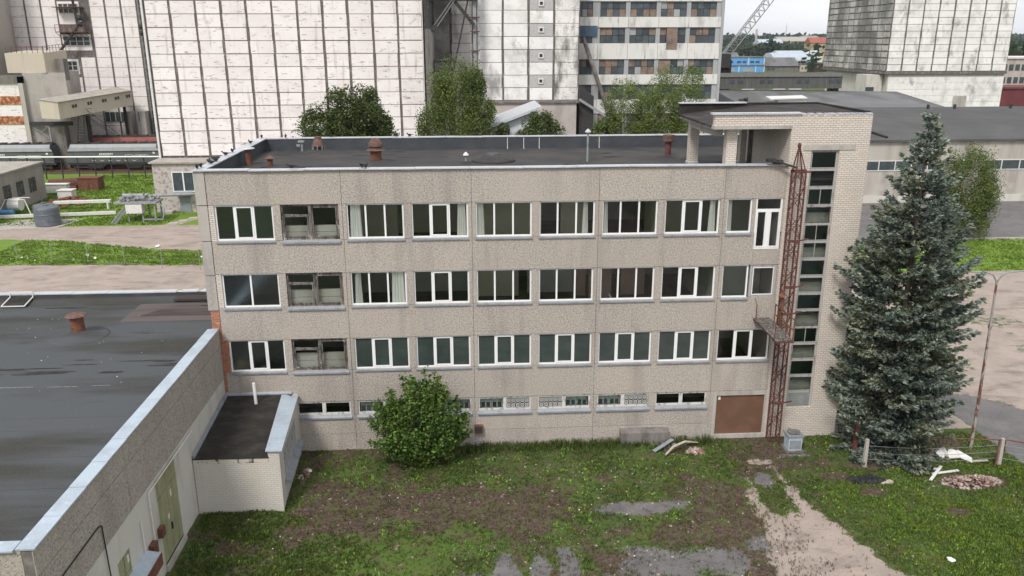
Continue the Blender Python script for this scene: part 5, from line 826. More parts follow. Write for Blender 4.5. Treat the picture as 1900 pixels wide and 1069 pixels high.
# railway: rails, two grey hopper wagons, red and brown wagon behind -----------------
tag(MB().box(-90, 97.2, 0, -27, 97.35, .18).box(-90, 98.75, 0, -27, 98.9, .18).build('rail_track', M['rust']), 'rusty rails under the wagons', 'rails')
def hopper(x0, x1, y, top, body, light, label, logo=True):
    W = empty('hopper_wagon', ((x0+x1)/2, y, 0), label, 'wagon', 'wagons on the siding'); hw_ = 1.5
    prof = [(-hw_, 1.35), (-hw_-.05, 2.2), (-hw_, 3.1), (-hw_+.15, 3.75), (-hw_+.5, 4.2), (hw_-.5, 4.2), (hw_-.15, 3.75), (hw_, 3.1), (hw_+.05, 2.2), (hw_, 1.35)]
    m = MB(); n = len(prof); vs = [(x0+.2+(.5 if z > 3.5 else 0), y+a, z) for a, z in prof]+[(x1-.2-(.5 if z > 3.5 else 0), y+a, z) for a, z in prof]
    fs = [(i, (i+1) % n, n+(i+1) % n, n+i) for i in range(n)]; m.add(vs, [fs[i] for i in (0, 1, 5, 6, 7, 8, 9)], 0); m.add(vs, [fs[i] for i in (2, 3, 4)], 1); m.add(vs, [tuple(range(n-1, -1, -1)), tuple(range(n, 2*n))], 0)
    m.build('wagon_body', [M[body], M[light]], W)
    MB().box(x0+.5, y-.7, 4.2, x1-.5, y+.7, 4.32).build('roof_walk', M[top], W); g = MB(); rg = random.Random(int(x0))
    for k in range(8): xx = x0+1.2+(x1-x0-2.4)*k/7; MB().box(xx-.45, y-.5, 4.32, xx+.45, y+.5, 4.48).build('hatch', M[top], W)
    MB().box(x0, y-1.4, 1.05, x1, y+1.4, 1.35).box(x0+.2, y-1.6, 3.12, x1-.2, y-1.54, 3.2).build('frame', M['train_dark'], W)
    for xx in (x0+2.2, x1-2.2):
        bg_ = MB().box(xx-1.4, y-1.15, .5, xx+1.4, y+1.15, .95).build('bogie', M['dark'], W); w_ = MB()
        for dx in (-.95, .95):
            for s in (-1, 1): w_.tube((xx+dx, y+s*.72, .65), (xx+dx, y+s*.86, .65), .47, n=16)
        w_.build('wheel', M['rust'], bg_)
    MB().hexa([(x0+3.6, y-1.2, .4), (x0+5.4, y-1.2, .4), (x0+5.4, y+1.2, .4), (x0+3.6, y+1.2, .4), (x0+3, y-1.4, 1.1), (x0+6, y-1.4, 1.1), (x0+6, y+1.4, 1.1), (x0+3, y+1.4, 1.1)]).hexa([(x1-5.4, y-1.2, .4), (x1-3.6, y-1.2, .4), (x1-3.6, y+1.2, .4), (x1-5.4, y+1.2, .4), (x1-6, y-1.4, 1.1), (x1-3, y-1.4, 1.1), (x1-3, y+1.4, 1.1), (x1-6, y+1.4, 1.1)]).build('hopper_chute', M['train_dark'], W)
    if logo:
        q = MB(); yy = y-1.545; sx = x0+5.2
        def rr(xa, xb, za, zb, t=.05): q.box(xa, yy-.02, za, xb, yy, za+t); q.box(xa, yy-.02, zb-t, xb, yy, zb); q.box(xa, yy-.02, za+t, xa+t, yy, zb-t); q.box(xb-t, yy-.02, za+t, xb, yy, zb-t)
        rr(sx+4.0, sx+5.2, 2.15, 2.6); rr(sx+5.5, sx+7.6, 2.15, 2.6)
        for k in range(8): q.box(sx+.02+k*.27, yy-.02, 2.62, sx+.22+k*.27, yy, 2.86); q.box(sx+.02+k*.24-.3, yy-.02, 2.28, sx+.18+k*.24-.3, yy, 2.48)
        q.bar((sx+5.2, yy-.01, 2.18), (sx+5.55, yy-.01, 2.58), .05, .02, upv=(0, 1, 0)); q.box(x1-1.3, yy-.02, 2.7, x1-.95, yy, 3.0)
        for k in range(6): xx = x0+4+k*1.25; q.bar((xx, yy-.01, 1.75), (xx+.3, yy-.01, 1.62), .07, .03, upv=(0, 1, 0)); q.bar((xx+.3, yy-.01, 1.62), (xx+.6, yy-.01, 1.75), .07, .03, upv=(0, 1, 0))
        q.build('white_marking', M['white'], W)
        tt = bpy.data.curves.new('lettering', 'FONT'); tt.body = 'CARGO'; tt.size = .42; tt.extrude = .01; to = bpy.data.objects.new('tmp_text', tt); C.objects.link(to); dg = bpy.context.evaluated_depsgraph_get(); me = bpy.data.meshes.new_from_object(to.evaluated_get(dg)); bpy.data.objects.remove(to)
        me.materials.clear(); me.materials.append(M['white']); l_ = bpy.data.objects.new('lettering', me); C.objects.link(l_); l_.parent = W; l_.rotation_euler = (math.pi/2, 0, 0); l_.location = Vector((sx+5.7, yy-.02, 2.24))-Vector(W.location)
    return W
hopper(-67.8, -52.9, 98, 'train_dark', 'train_grey', 'train_light', 'grey hopper wagon with white lettering, left of the two behind the white pipe')
hopper(-51.2, -36.4, 98, 'train_dark', 'train_grey', 'train_light', 'grey hopper wagon with white lettering, nearest the big silo')
hopper(-50.0, -36.6, 103, 'train_dark', 'train_red', 'train_red', 'red brown hopper wagon on the track behind the grey ones', False).scale = (1, 1, 1.12)
hopper(-68, -54.0, 103, 'train_dark', 'train_brown', 'train_brown', 'dull brown hopper wagon behind the left grey one', False).scale = (1, 1, 1.10)
# white pipe on dark posts ----------------------------------------
wp = empty('pipe_rack', (-42, 89, 0), 'long white pipe carried on dark posts in front of the wagons', 'pipe')
MB().tube((-80, 88.5, 3.55), (-30.5, 88.5, 3.25), .11, n=8).build('pipe', M['white_pvc'], wp)
for i in range(19):
    x = -75.0+i*2.42+(-30.5+75-18*2.42)*0; MB().box(x-.07, 88.6, 0, x+.07, 88.75, 3.3).build('post', M['dark'], wp)
MB().bar((-50, 88.7, 2.9), (-47, 88.7, 2.4), .08, .08).bar((-75, 88.7, 1.2), (-31, 88.7, 1.2), .05, .05).build('cross_rail', M['dark'], wp)
# grey brick shed at the left
SH = empty('brick_shed', (-47, 62, 0), 'grey brick shed with four dark windows at the left edge behind the hall', 'building')
MB().box(-56, 50, 0, -43.2, 72.6, 4.7).build('brick_wall', M['brick_grey'], SH); MB().box(-56.2, 49.8, 4.7, -43.0, 72.8, 4.9).build('roof', M['asb_roof'], SH)
for y in (59.6, 62.6, 65.6, 68.6): fr = MB(); frame_bars(fr, 0, 0, 0, 0, 0, 0, 0) if 0 else None; w_ = MB().box(-43.22, y, 1.5, -43.15, y+1.5, 3.3).build('window', M['pane_dark'], SH); g = MB(); [g.box(-43.15, y+k*.375-.03, 1.5, -43.10, y+k*.375+.03, 3.3) for k in range(5)]; g.box(-43.15, y, 2.37, -43.11, y+1.5, 2.43); g.build('glazing_bar', M['old_wood'], w_)
# plastic tanks
def tank(x, y, s, lab):
    t_ = MB().lathe((x, y, .09), [(1.28*s, 0), (1.33*s, .1), (1.27*s, .6), (1.31*s, .65), (1.27*s, .7), (1.27*s, 1.25), (1.31*s, 1.3), (1.27*s, 1.35), (1.25*s, 1.9*s), (1.18*s, 2.05*s), (.5*s, 2.2*s), (.1, 2.22*s)], 28).build('water_tank', M['tank'], origin=(x, y, .09)); tag(t_, lab, 'tank', 'ribbed plastic tanks')
    o = MB().lathe((x, y, .09+2.2*s), [(.3, 0), (.3, .1), (.05, .12)], 14).build('tank_lid', M['tank'], t_)
tank(-35.0, 55.4, 1, 'ribbed dark grey plastic tank, the nearer one on the concrete pad'); tank(-36.3, 57.6, .93, 'ribbed dark grey plastic tank half hidden behind the other on the pad')
# scrap in the grass behind the tanks
rg = random.Random(31)
def sb(name, mt, a, lab, cat): single(MB().box(*a), name, M[mt], ((a[0]+a[3])/2, (a[1]+a[4])/2, a[2]), lab, cat)
m = MB().box(-41.6, 78.2, 0, -38.9, 80.2, 1.7).box(-41.7, 78.1, 1.7, -38.8, 80.3, 1.8).box(-40.3, 78.12, .1, -40.2, 78.2, 1.7); single(m, 'scrap_container', M['rust'], (-40, 79, 0), 'rust brown steel container at the right end of the scrap row', 'container')
m = MB().tube((-45.8, 79, .8), (-42.0, 79.6, .9), .7, n=12).tube((-45, 78.4, .4), (-42, 78.6, .4), .3, n=10); single(m, 'scrap_boiler', M['rust_red'], (-44, 79, 0), 'rusty cylindrical boiler lying beside the brown container', 'boiler')
m = MB().box(-45.2, 75.6, .2, -42.0, 76.6, 1.3).box(-45.3, 75.5, 1.3, -41.9, 76.7, 1.4).box(-45.1, 75.6, 0, -44.9, 75.8, .2).box(-42.3, 75.6, 0, -42.1, 75.8, .2); single(m, 'scrap_cabinet', M['white'], (-43.5, 76, 0), 'long pale metal cabinet lying in front of the rusty boiler', 'cabinet')
m = MB().box(-41.2, 71.2, 0, -39.4, 72.6, 1.2).box(-41.3, 71.1, 1.2, -39.3, 72.7, 1.3); single(m, 'scrap_box', M['white'], (-40.3, 72, 0), 'square whitish box beside the right end of the grey shed', 'box')
heap('scrap_heap', -38.8, 69.0, 2.8, 2.5, .8, 130, .15, .5, 'rust', 'tangled dark rusty scrap heap behind the plastic tanks', 'scrap')
heap('scrap_heap', -38.8, 63.2, 1.0, 1.0, .5, 30, .15, .4, 'rubble', 'pale reddish scrap heap left of the plastic tanks', 'scrap')
m = MB().tube((-42.5, 62.2, 1.2), (-41.2, 62.2, 1.2), .75, n=14).path([(-43.6, 61, 0), (-42.6, 61.5, 1.9), (-40.4, 61.5, 1.9), (-39.6, 61, 0)], .06).path([(-43.3, 62.8, 0), (-42.4, 62.8, 1.9), (-40.4, 62.8, 1.9)], .06); single(m, 'white_vessel', M['white'], (-41.8, 62, 0), 'white round vessel in a pipe frame left of the tanks', 'vessel')
single(MB().tube((-47, 61.2, .5), (-41.6, 61.0, .5), .28, n=10), 'blue_pipe', M['blue'], (-44, 61, 0), 'blue painted pipe lying at the left edge by the shed', 'pipe')
single(MB().bar((-46, 58.8, .3), (-29.8, 61.0, .3), .35, .35), 'steel_beam', M['white'], (-38, 60, 0), 'long whitish steel beam lying across the grass behind the tanks', 'beam')
single(MB().bar((-38.5, 64.5, .95), (-32.0, 65.2, .95), .7, .3).box(-38.3, 64.3, 0, -38.1, 64.8, .8).box(-32.4, 64.8, 0, -32.2, 65.3, .8), 'steel_beam', M['white'], (-35, 65, 0), 'broad white beam resting on blocks just above the plastic tanks', 'beam')
heap('scrap_heap', -43.4, 57.2, 1.6, .8, .5, 30, .2, .45, 'grey_steel', 'grey steel fittings heaped at the left edge of the concrete pad', 'scrap')
# grey steel pump stand with pipe running to the annex
ps = empty('pump_stand', (-25, 57.5, 0), 'grey steel pump platform with ladder and pipe leading to the silo annex', 'platform')
g = MB()
for x in (-26.6, -25.0, -23.6):
    for y in (56.6, 58.6): g.box(x-.08, y-.08, 0, x+.08, y+.08, 2.2)
g.box(-28.0, 56.3, 2.15, -23.3, 58.8, 2.35).bar((-26.8, 56.5, 1.9), (-28.2, 55.4, 0), .12, .2).bar((-26.4, 56.5, 1.9), (-27.8, 55.4, 0), .12, .2).path([(-23.6, 56.6, .3), (-22.8, 56.6, .3), (-22.6, 56.8, 1.5), (-23.3, 57, 2.2)], .07).box(-25, 56.5, .25, -23.6, 56.7, .4); g.build('platform_frame', M['grey_steel'], ps)
MB().box(-26.7, 56.2, 1.1, -24.9, 57.2, 2.1).build('control_box', M['white'], ps)
g = MB()
for i in range(26): g.rock((rg.uniform(-27.4, -23.2), rg.uniform(56.8, 58.5), rg.uniform(2.4, 3.1)), rg.uniform(.15, .4), rg)
g.tube((-27.3, 57.5, 2.9), (-25, 57.5, 2.9), .25, n=10); g.build('pump_gear', M['grey_steel'], ps); MB().path([(-27, 58.0, 2.75), (-22, 58.6, 2.75), (-14, 60.5, 2.7)], .16, 8).build('pipe', M['grey_steel'], ps)
# chain link fence on the left verge
cf = empty('mesh_fence', (-20, 39.5, 0), 'thin wire fence on grey posts along the grass verge behind the hall', 'fence')
for i in range(12):
    x, y = -38.3+i*3.72, 42.3-i*1.02; MB().tube((x, y, 0), (x+.02, y, 1.75), .035, n=6).build('post', M['grey_steel'], cf)
g = MB()
for z in (.3, 1.0, 1.65): g.tube((-38.3, 42.3, z), (2.6, 31.1, z), .008, n=4)
g.build('wire', M['grey_steel'], cf)
single(MB().rock((-19.2, 44.4, .1), .28, rg, flat=.5), 'litter', M['white_pvc'], (-19.2, 44.4, 0), 'white litter on the grass verge beyond the wire fence', 'litter')
for i, (x, y) in enumerate(((-20.0, 58.4), (-20.7, 57.0), (-21.4, 55.7))): tag(MB().box(x-.5, y-.45, 0, x+.5, y+.45, .06).build('paving_slab', M['concrete'], origin=(x, y, 0)), ('paving slab of the path to the annex door, nearest the door', 'middle paving slab of the path to the annex door', 'paving slab of the path to the annex door, nearest the road')[i], 'paving slab', 'slabs of the path')
# ---------------------------------------------------------------- industrial block E
E_ = empty('mill_building', (36, 80, 0), 'tall mill building with bands of dark and boarded windows between white stained panels', 'building')
EX0, EX1, EY = 26.2, 44.75, 70; bands = [(22.69, 24.5), (19.49, 21.38), (15.63, 17.5), (12.5, 14.34), (8.8, 10.7), (26.6, 28.4)]
MB().box(EX0, EY+.4, 0, EX1, EY+20, 42).build('core_wall', M['silo_joint'], E_)
m = MB(); zb = sorted(bands); lev = [0]+[v for b_ in zb for v in b_]+[42]; bays = [26.2, 29.0, 32.85, 36.75, 40.6, 44.75]
for k in range(0, len(lev), 2):
    for a, c in zip(bays[:-1], bays[1:]):
        z0, z1 = lev[k], lev[k+1]; h = (z1-z0)
        if h > 2.6 and h < 6: m.box(a+.02, EY, z0+.02, c-.02, EY+.4, z0+h*.45-.02); m.box(a+.02, EY, z0+h*.45+.02, c-.02, EY+.4, z1-.02)
        else: m.box(a+.02, EY, z0+.02, c-.02, EY+.4, z1-.02)
m.build('wall_panel', M['ind_wall'], E_)
rg = random.Random(77)
boards = {(0, 0, 1, 0), }
for bi, (z0, z1) in enumerate(bands[:5]):
    for wi, (a, c) in enumerate(((26.3, 28.3), (29.27, 32.47), (33.09, 36.39), (36.99, 40.26), (40.84, 44.1))):
        n_ = 4 if wi else 3; fr = MB(); fr.box(a, EY+.3, z0, c, EY+.36, z1); f_ = fr.build('window', M['dark'], E_); dk, bd, pl_ = MB(), MB(), MB(); w_ = (c-a)/n_
        for i in range(n_):
            for j in range(2):
                v = rg.random(); t = bd if v < .2 else (pl_ if v < .27 else dk); t = dk if t is dk else MB(); t.box(a+i*w_+.03, EY+.24, z0+(z1-z0)*j/2+.03, a+(i+1)*w_-.03, EY+.30, z0+(z1-z0)*(j+1)/2-.03); t is dk or t.build('board' if v < .2 else 'pane', M['pane_board' if v < .2 else 'pane_pale'], f_)
        for t, mm_, nm in ((dk, 'pane_dark', 'pane'), (bd, 'pane_board', 'board'), (pl_, 'pane_pale', 'pane')):
            if t.v: t.build(nm, M[mm_], f_)
    for a, c in ((28.3, 29.27), (32.47, 33.09), (36.39, 36.99), (40.26, 40.84), (44.1, 44.74)): MB().box(a+.02, EY+.12, z0, c-.02, EY+.38, z1).build('window_pier', M['ind_pier'], E_)
MB().box(37.8, EY-.05, 18.7, 39.2, EY, 21.3).build('board', M['pane_board'], E_); MB().box(36.9, EY+.1, 15.2, 38.5, EY+.2, 17.3).build('board', M['pane_board'], E_)
MB().box(26.2, EY-.06, 20.3, 28.9, EY, 21.6).build('wall_patch', mat('blue grey painted patch', (.07, .11, .16), .8, ((1, (.1, .15, .2), .4, .7),)), E_)
MB().box(EX1, EY+.1, 0, EX1+.4, EY+.9, 42).build('corner_pier', M['ind_pier'], E_)
single(MB().tube((26.9, 68.5, 20.2), (30.2, 68.5, 11.4), .26, n=10), 'conveyor_tube', M['silo_joint'], (28.5, 68.5, 11.4), 'dark slanting conveyor tube leaning from the silo in front of the mill building', 'tube')
LX = empty('covered_stair', (26.8, 67, 0), 'dark sheet metal lean-to in the corner between silo and mill', 'shed'); MB().hexa([(26.1, 65, 0), (27.9, 65, 0), (27.9, 69.9, 0), (26.1, 69.9, 0), (26.1, 65, 14.6), (27.9, 65, 13.2), (27.9, 69.9, 13.2), (26.1, 69.9, 14.6)]).build('sheet_wall', M['dark'], LX); MB().bar((26, 64.5, 12.9), (29.3, 64.5, 10.9), .2, .3).build('roof_edge', M['grey_steel'], LX)
# white gabled shed peeping over the roof
WS = empty('white_shed', (15, 45, 0), 'white corrugated shed with a pale sloping roof behind the office roof', 'building')
MB().hexa([(12.6, 40, 0), (18.6, 40, 0), (18.6, 47, 0), (12.6, 47, 0), (12.6, 40, 11.3), (18.6, 40, 13.5), (18.6, 47, 13.5), (12.6, 47, 11.3)]).build('sheet_wall', mat('white ribbed sheet', (.62, .66, .70), .6, ((3, (.52, .56, .6), .45, .6, (4, 4, .05)),)), WS)
MB().hexa([(12.2, 39.5, 11.25), (19.0, 39.5, 13.75), (19.0, 47.3, 13.75), (12.2, 47.3, 11.25), (12.2, 39.5, 11.5), (19.0, 39.5, 14.0), (19.0, 47.3, 14.0), (12.2, 47.3, 11.5)]).build('roof', M['cap'], WS)
# ---------------------------------------------------------------- gallery, roofs, silo F
GA = empty('conveyor_gallery', (71, 121, 0), 'long grey weathered conveyor gallery spanning between mill and right hand silo', 'gallery')
MB().box(58, 120, 10.9, 84.5, 123.5, 13.1).build('gallery_wall', M['gallery'], GA); MB().hexa([(58, 119.8, 13.1), (84.6, 119.8, 13.1), (84.6, 123.7, 13.1), (58, 123.7, 13.1), (58, 121, 13.75), (84.6, 121, 13.75), (84.6, 122.5, 13.75), (58, 122.5, 13.75)]).build('roof', M['gallery'], GA)
for x in (62.6, 64.2, 68.4, 70.0, 75.6, 77.2, 82.0, 83.4): MB().box(x, 119.93, 11.9, x+.9, 120, 12.6).build('window', M['pane_dark'], GA)
for x in (65, 71, 74.2): MB().box(x, 119.9, 10.75, x+2.4, 119.99, 10.9).build('under_strip', M['white'], GA)
0; MB().box(60, 120.5, 0, 61, 123, 10.9).box(83, 120.5, 0, 84.2, 123, 10.9).build('support_leg', M['dark'], GA)
LR = empty('store_building', (80, 108, 0), 'low store with a grey felt roof below the conveyor gallery', 'building')
MB().box(60, 97, 0, 96, 119, 8.2).build('wall', M['ware_wall'], LR); MB().hexa([(59.6, 96.6, 8.2), (96, 96.6, 7.6), (96, 119, 7.6), (59.6, 119, 8.2), (59.6, 96.6, 8.5), (96, 96.6, 7.9), (96, 121, 10.2), (59.6, 121, 10.8)]).build('roof', M['grey_roof'], LR)
single(MB().box(66.5, 105, 9.0, 71.5, 107, 10.1).hexa([(65.0, 104.6, 9.9), (71.5, 104.6, 10.05), (71.5, 107, 10.3), (65.0, 107, 10.15), (65.0, 104.6, 10.1), (71.5, 104.6, 10.25), (71.5, 107, 10.5), (65.0, 107, 10.35)]), 'roof_skylight', M['white'], (69, 106, 9), 'white topped skylight box on the grey store roof', 'skylight')
heap('roof_junk', 61.6, 108, 1.6, 1.5, 2.0, 40, .3, .8, 'dark', 'tangle of dark ducts by the corner of the mill building', 'ducts').location.z = 8.2
FS = empty('grain_silo', (115, 155, 0), 'right hand white grain silo with a mouldy grey side face', 'silo')
FX0, FX1, FY0, FY1 = 103.1, 130, 140, 172
MB().box(FX0, FY0, 13.0, FX1, FY1, 47).build('silo_body', M['silo_joint'], FS)
m = MB(); grid_face(m, (FX0, FY0-.1, 0), (1, 0, 0), FX1-FX0, 13.3, 47, 3.35, 1.38, .36, .07, (0, -1, 0)); m.build('front_panel', M['silo_grey'], FS)
m = MB(); grid_face(m, (FX0-.1, FY1, 0), (0, -1, 0), FY1-FY0, 13.3, 47, 2.9, 1.38, .42, .22, (-1, 0, 0)); m.build('side_panel', M['silo_mould'], FS)
MB().box(FX0-.3, FY0-.3, 12.7, FX1+.2, FY1, 13.2).build('ledge', M['silo_joint'], FS); m = MB(); m.box(FX0+.8, FY0+.2, 0, FX1, FY1-.5, 12.7); m.build('base_wall', M['plaster_white'], FS)
m = MB(); grid_face(m, (FX0+.9, FY0+.15, 0), (1, 0, 0), FX1-FX0-.9, 0, 12.7, 6.6, 1.35, .08, .05, (0, -1, 0)); m.build('base_panel', M['silo_grey'], FS)
MB().box(FX0-3.0, FY0+2, 0, FX0+.6, FY0+7, 12.5).build('corner_bay', M['plaster_white'], FS); MB().box(FX0-3.05, FY0+1.9, 5.0, FX0-1.2, FY0+2, 8.5).box(FX0-3.05, FY0+1.9, 8.8, FX0-1.2, FY0+2, 9.9).build('bay_window', M['pane_dark'], FS); MB().box(FX0+16, FY0-.02, 0, FX0+19, FY0+.04, 8).build('grey_strip', M['silo_wall'], FS)
# warehouse G on the right
WG = empty('warehouse', (80, 75, 0), 'long stained warehouse with ribbon windows and dark felt roof behind the spruce', 'building')
MB().box(44, 62, 0, 135, 88, 7.7).build('wall', M['ware_wall'], WG)
MB().hexa([(43.5, 61.6, 7.7), (135.5, 61.6, 7.7), (135.5, 88, 9.6), (43.5, 88, 9.6), (43.5, 61.6, 7.95), (135.5, 61.6, 7.95), (135.5, 82, 10.3), (43.5, 82, 10.3)]).build('roof', M['ware_roof'], WG)
for a, c in ((61.5, 76.2), (77.2, 96)):
    n_ = int((c-a)/2.1); fr = MB(); frame_bars(fr, a, c, 4.05, 5.35, .1, 61.92, 61.99)
    for i in range(1, n_): x = a+(c-a)*i/n_; fr.box(x-.06, 61.92, 4.15, x+.06, 61.99, 5.25)
    f_ = fr.build('window', M['white'], WG); pn = MB(); [pn.box(a+(c-a)*i/n_+.07, 61.95, 4.15, a+(c-a)*(i+1)/n_-.07, 61.96, 5.25) for i in range(n_)]; pn.build('pane', M['pane_dark'], f_)
for x in (66, 72, 78.6, 84.6, 90.6): MB().box(x, 61.8, 0, x+.5, 61.99, 3.9).build('wall_pier', M['concrete'], WG)
0; MB().box(44, 61.85, 0, 135, 61.98, .9).build('plinth', M['plaster_white'], WG)
for x in (79.5, 83.5, 92, 95.6): MB().box(x, 80.5, 10.0, x+.3, 80.8, 10.75).build('roof_vent', M['dark'], WG)
MB().path([(64.5, 62.5, 8.15), (62.8, 70, 9.1), (62.2, 80, 10.2)], .16, 6).build('roof_ridge_strip', M['bitumen_black'], WG)
rg = random.Random(4); single(MB().rock((91.2, 68, 8.9), .4, rg, flat=.2), 'litter', M['white_pvc'], (91.2, 68, 8.8), 'white scrap lying on the warehouse roof at the right edge', 'litter')
single(MB().rock((55.6, 36.6, .15), .42, rg, flat=.8), 'boulder', M['white'], (55.6, 36.6, 0), 'white stone at the left end of the bright grass strip', 'stone')
# ---------------------------------------------------------------- crane and town
CR = empty('crane', (82, 182, 0), 'lattice crane jib rising diagonally against the pale sky', 'crane')
P0, P1 = Vector((80, 180, 15.5)), Vector((97, 180, 38)); d = (P1-P0).normalized(); nrm = Vector((-d.z, 0, d.x)); g = MB(); hw_ = .95; off = [nrm*hw_+Vector((0, -.8, 0)), nrm*hw_+Vector((0, .8, 0)), -nrm*hw_]
for o_ in off: g.bar(P0+o_, P1+o_, .20, .20)
L_ = (P1-P0).length; n = 16
for i in range(n):
    a, b_ = P0+d*(L_*i/n), P0+d*(L_*(i+1)/n); mid_ = (a+b_)/2
    for u_ in (0, 1): g.bar(a+off[u_], mid_+off[2], .10, .10); g.bar(mid_+off[2], b_+off[u_], .10, .10)
    g.bar(a+off[0], b_+off[1], .08, .08)
g.build('jib', M['grey_steel'], CR); MB().box(78.6, 178.5, 0, 81.6, 182, 15).box(77.5, 177.5, 13, 81, 182.5, 16.5).build('crane_cab', M['dark'], CR)
def house(name, x0, x1, y, dep, h, wallm, roofm, lab, cat='building', rooft='flat', rh=2, win=None, wm_='pane_dark', winz=None, winh=1.2, winw=2.2):
    h_ = empty(name, ((x0+x1)/2, y, 0), lab, cat); MB().box(x0, y, 0, x1, y+dep, h).build('wall', M[wallm], h_)
    if rooft == 'flat': MB().box(x0-.4, y-.4, h, x1+.4, y+dep+.4, h+.5).build('roof', M[roofm], h_)
    elif rooft == 'gable': MB().hexa([(x0-.6, y-.8, h), (x1+.6, y-.8, h), (x1+.6, y+dep+.8, h), (x0-.6, y+dep+.8, h), (x0-.6, y+dep/2-.2, h+rh), (x1+.6, y+dep/2-.2, h+rh), (x1+.6, y+dep/2+.2, h+rh), (x0-.6, y+dep/2+.2, h+rh)]).build('roof', M[roofm], h_)
    elif rooft == 'arch':
        n = 10; vs = []
        for xx in (x0-.5, x1+.5): vs += [(xx, y+dep/2-dep/2*math.cos(math.pi*i/n), h+rh*math.sin(math.pi*i/n)) for i in range(n+1)]
        MB().add(vs, [(i, i+1, n+2+i, n+1+i) for i in range(n)]+[tuple(range(n, -1, -1)), tuple(range(n+1, 2*n+2))]).build('roof', M[roofm], h_)
    if win:
        for z in winz:
            for x in win: MB().box(x, y-.12, z, x+winw, y-.02, z+winh).build('window', M[wm_], h_)
    return h_
hb = house('blue_factory', 165, 209, 505, 18, 9.0, 'blue', 'grey_roof', 'bright blue two storey factory far behind the gallery', win=[182+i*3.6+(i//2)*1.5 for i in range(6)], winz=(5.6,), winw=2.6)
MB().box(165, 499, 0, 207, 505, 4.0).build('front_bay', M['blue'], hb); MB().box(164, 498.6, 4.0, 207.4, 505, 4.5).build('front_roof', M['grey_roof'], hb)
[MB().box(x, 498.8, 0, x+.5, 499, 4.0).build('white_pilaster', M['white'], hb) for x in (178, 190, 201, 206.5)]; [MB().box(x, 504.8, 4.5, x+.5, 505, 9).build('white_pilaster', M['white'], hb) for x in (186, 198, 208.4)]; [MB().box(x, 498.85, .3, x+7, 499, 2.4).build('shop_front', M['pane_pale'], hb) for x in (180.5, 192.5)]
h2 = house('grey_house', 209.5, 232, 505, 20, 3.6, 'concrete_dark', 'grey_roof', 'wide low building with a dark grey sloping roof beside the blue factory', rooft='gable', rh=5.2, win=[211, 214], winz=(1,))
house('arched_hangar', 236, 262, 560, 24, 4.5, 'white', 'pale_roof', 'pale blue arched hangar in the town', rooft='arch', rh=6.5)
house('red_shed', 238, 256, 500, 12, 5.2, 'maroon', 'grey_roof', 'dark red brown shed left of the right hand silo', win=[239.5+i*2.6 for i in range(5)], winz=(3.3,), winw=.8, winh=.5, wm_='pane_pale')
house('cream_kiosk', 232.5, 237, 503, 8, 4.6, 'cream', 'grey_roof', 'tiny cream building beside the dark red brown shed', win=[233.2, 235.3], winz=(1.5,), winw=.9)
oh = house('apartment_house', 362, 384, 800, 16, 17, 'sandstone', 'tile_red', 'ochre four storey house with a red tiled roof in the distant town', rooft='gable', rh=5.5, win=[364+i*3.3 for i in range(6)], winz=(2, 6, 10, 14), winw=1.5, winh=2.2, wm_='pane_pale')
house('white_works', 190, 214, 640, 16, 7.5, 'white', 'pale_roof', 'low white works with sawtooth clutter behind the blue factory', rooft='gable', rh=3, win=[192, 197, 202], winz=(3,))
house('white_works', 218, 240, 650, 18, 6.0, 'ind_wall', 'grey_roof', 'low pale shed behind the dark grey sloping roof', rooft='gable', rh=4)
house('white_works', 270, 306, 640, 22, 8.5, 'white', 'pale_roof', 'long white roofed shed left of the ochre house', rooft='gable', rh=3)
house('distant_factory', 400, 430, 1050, 30, 15, 'ware_wall', 'pale_roof', 'distant grey factory hall at the left of the skyline', rooft='gable', rh=6)
house('distant_factory', 520, 590, 1300, 40, 18, 'ware_wall', 'asb_roof', 'distant broad factory hall below the treeline', rooft='gable', rh=7)
house('distant_factory', 470, 498, 1250, 30, 16, 'silo_grey', 'pale_roof', 'distant narrow white factory beside the chimney', rooft='gable', rh=4)
house('distant_tower', 600, 622, 1400, 20, 27, 'concrete', 'grey_roof', 'distant grey plant tower at the top of the far conveyor')
single(MB().bar((560, 1400, 12), (606, 1400, 27), 3, 3), 'far_conveyor', M['concrete'], (580, 1400, 12), 'distant sloping conveyor leading up to the grey plant tower', 'conveyor')
single(MB().lathe((516, 1400, 0), [(2.2, 0), (1.6, 38)], 12), 'chimney', M['concrete'], (516, 1400, 0), 'distant factory chimney on the skyline', 'chimney')
g = MB(); [g.tube((606+a, 1500+b_, 0), (606, 1500, 50), .35, .12, 4) for a, b_ in ((-1.5, 0), (1.5, 0), (0, 1.5))]; single(g, 'radio_mast', M['grey_steel'], (606, 1500, 0), 'thin distant radio mast above the treeline', 'mast')
rb = house('office_slab', 166, 196, 200, 14, 14.5, 'ware_wall', 'white', 'pale building with rows of windows at the far right edge', win=[167+i*1.9 for i in range(14)], winz=(7.6, 11.2), winw=1.3, winh=1.7)
house('darkred_hall', 160, 190, 190, 9, 6.6, 'darkred', 'darkred_roof', 'dark red sheet clad hall at the far right edge', rooft='flat')
house('darkred_shelter', 146, 166, 160, 10, 2.6, 'darkred', 'darkred_roof', 'low dark red shelter roof beside the foot of the right hand silo', rooft='gable', rh=1.0)
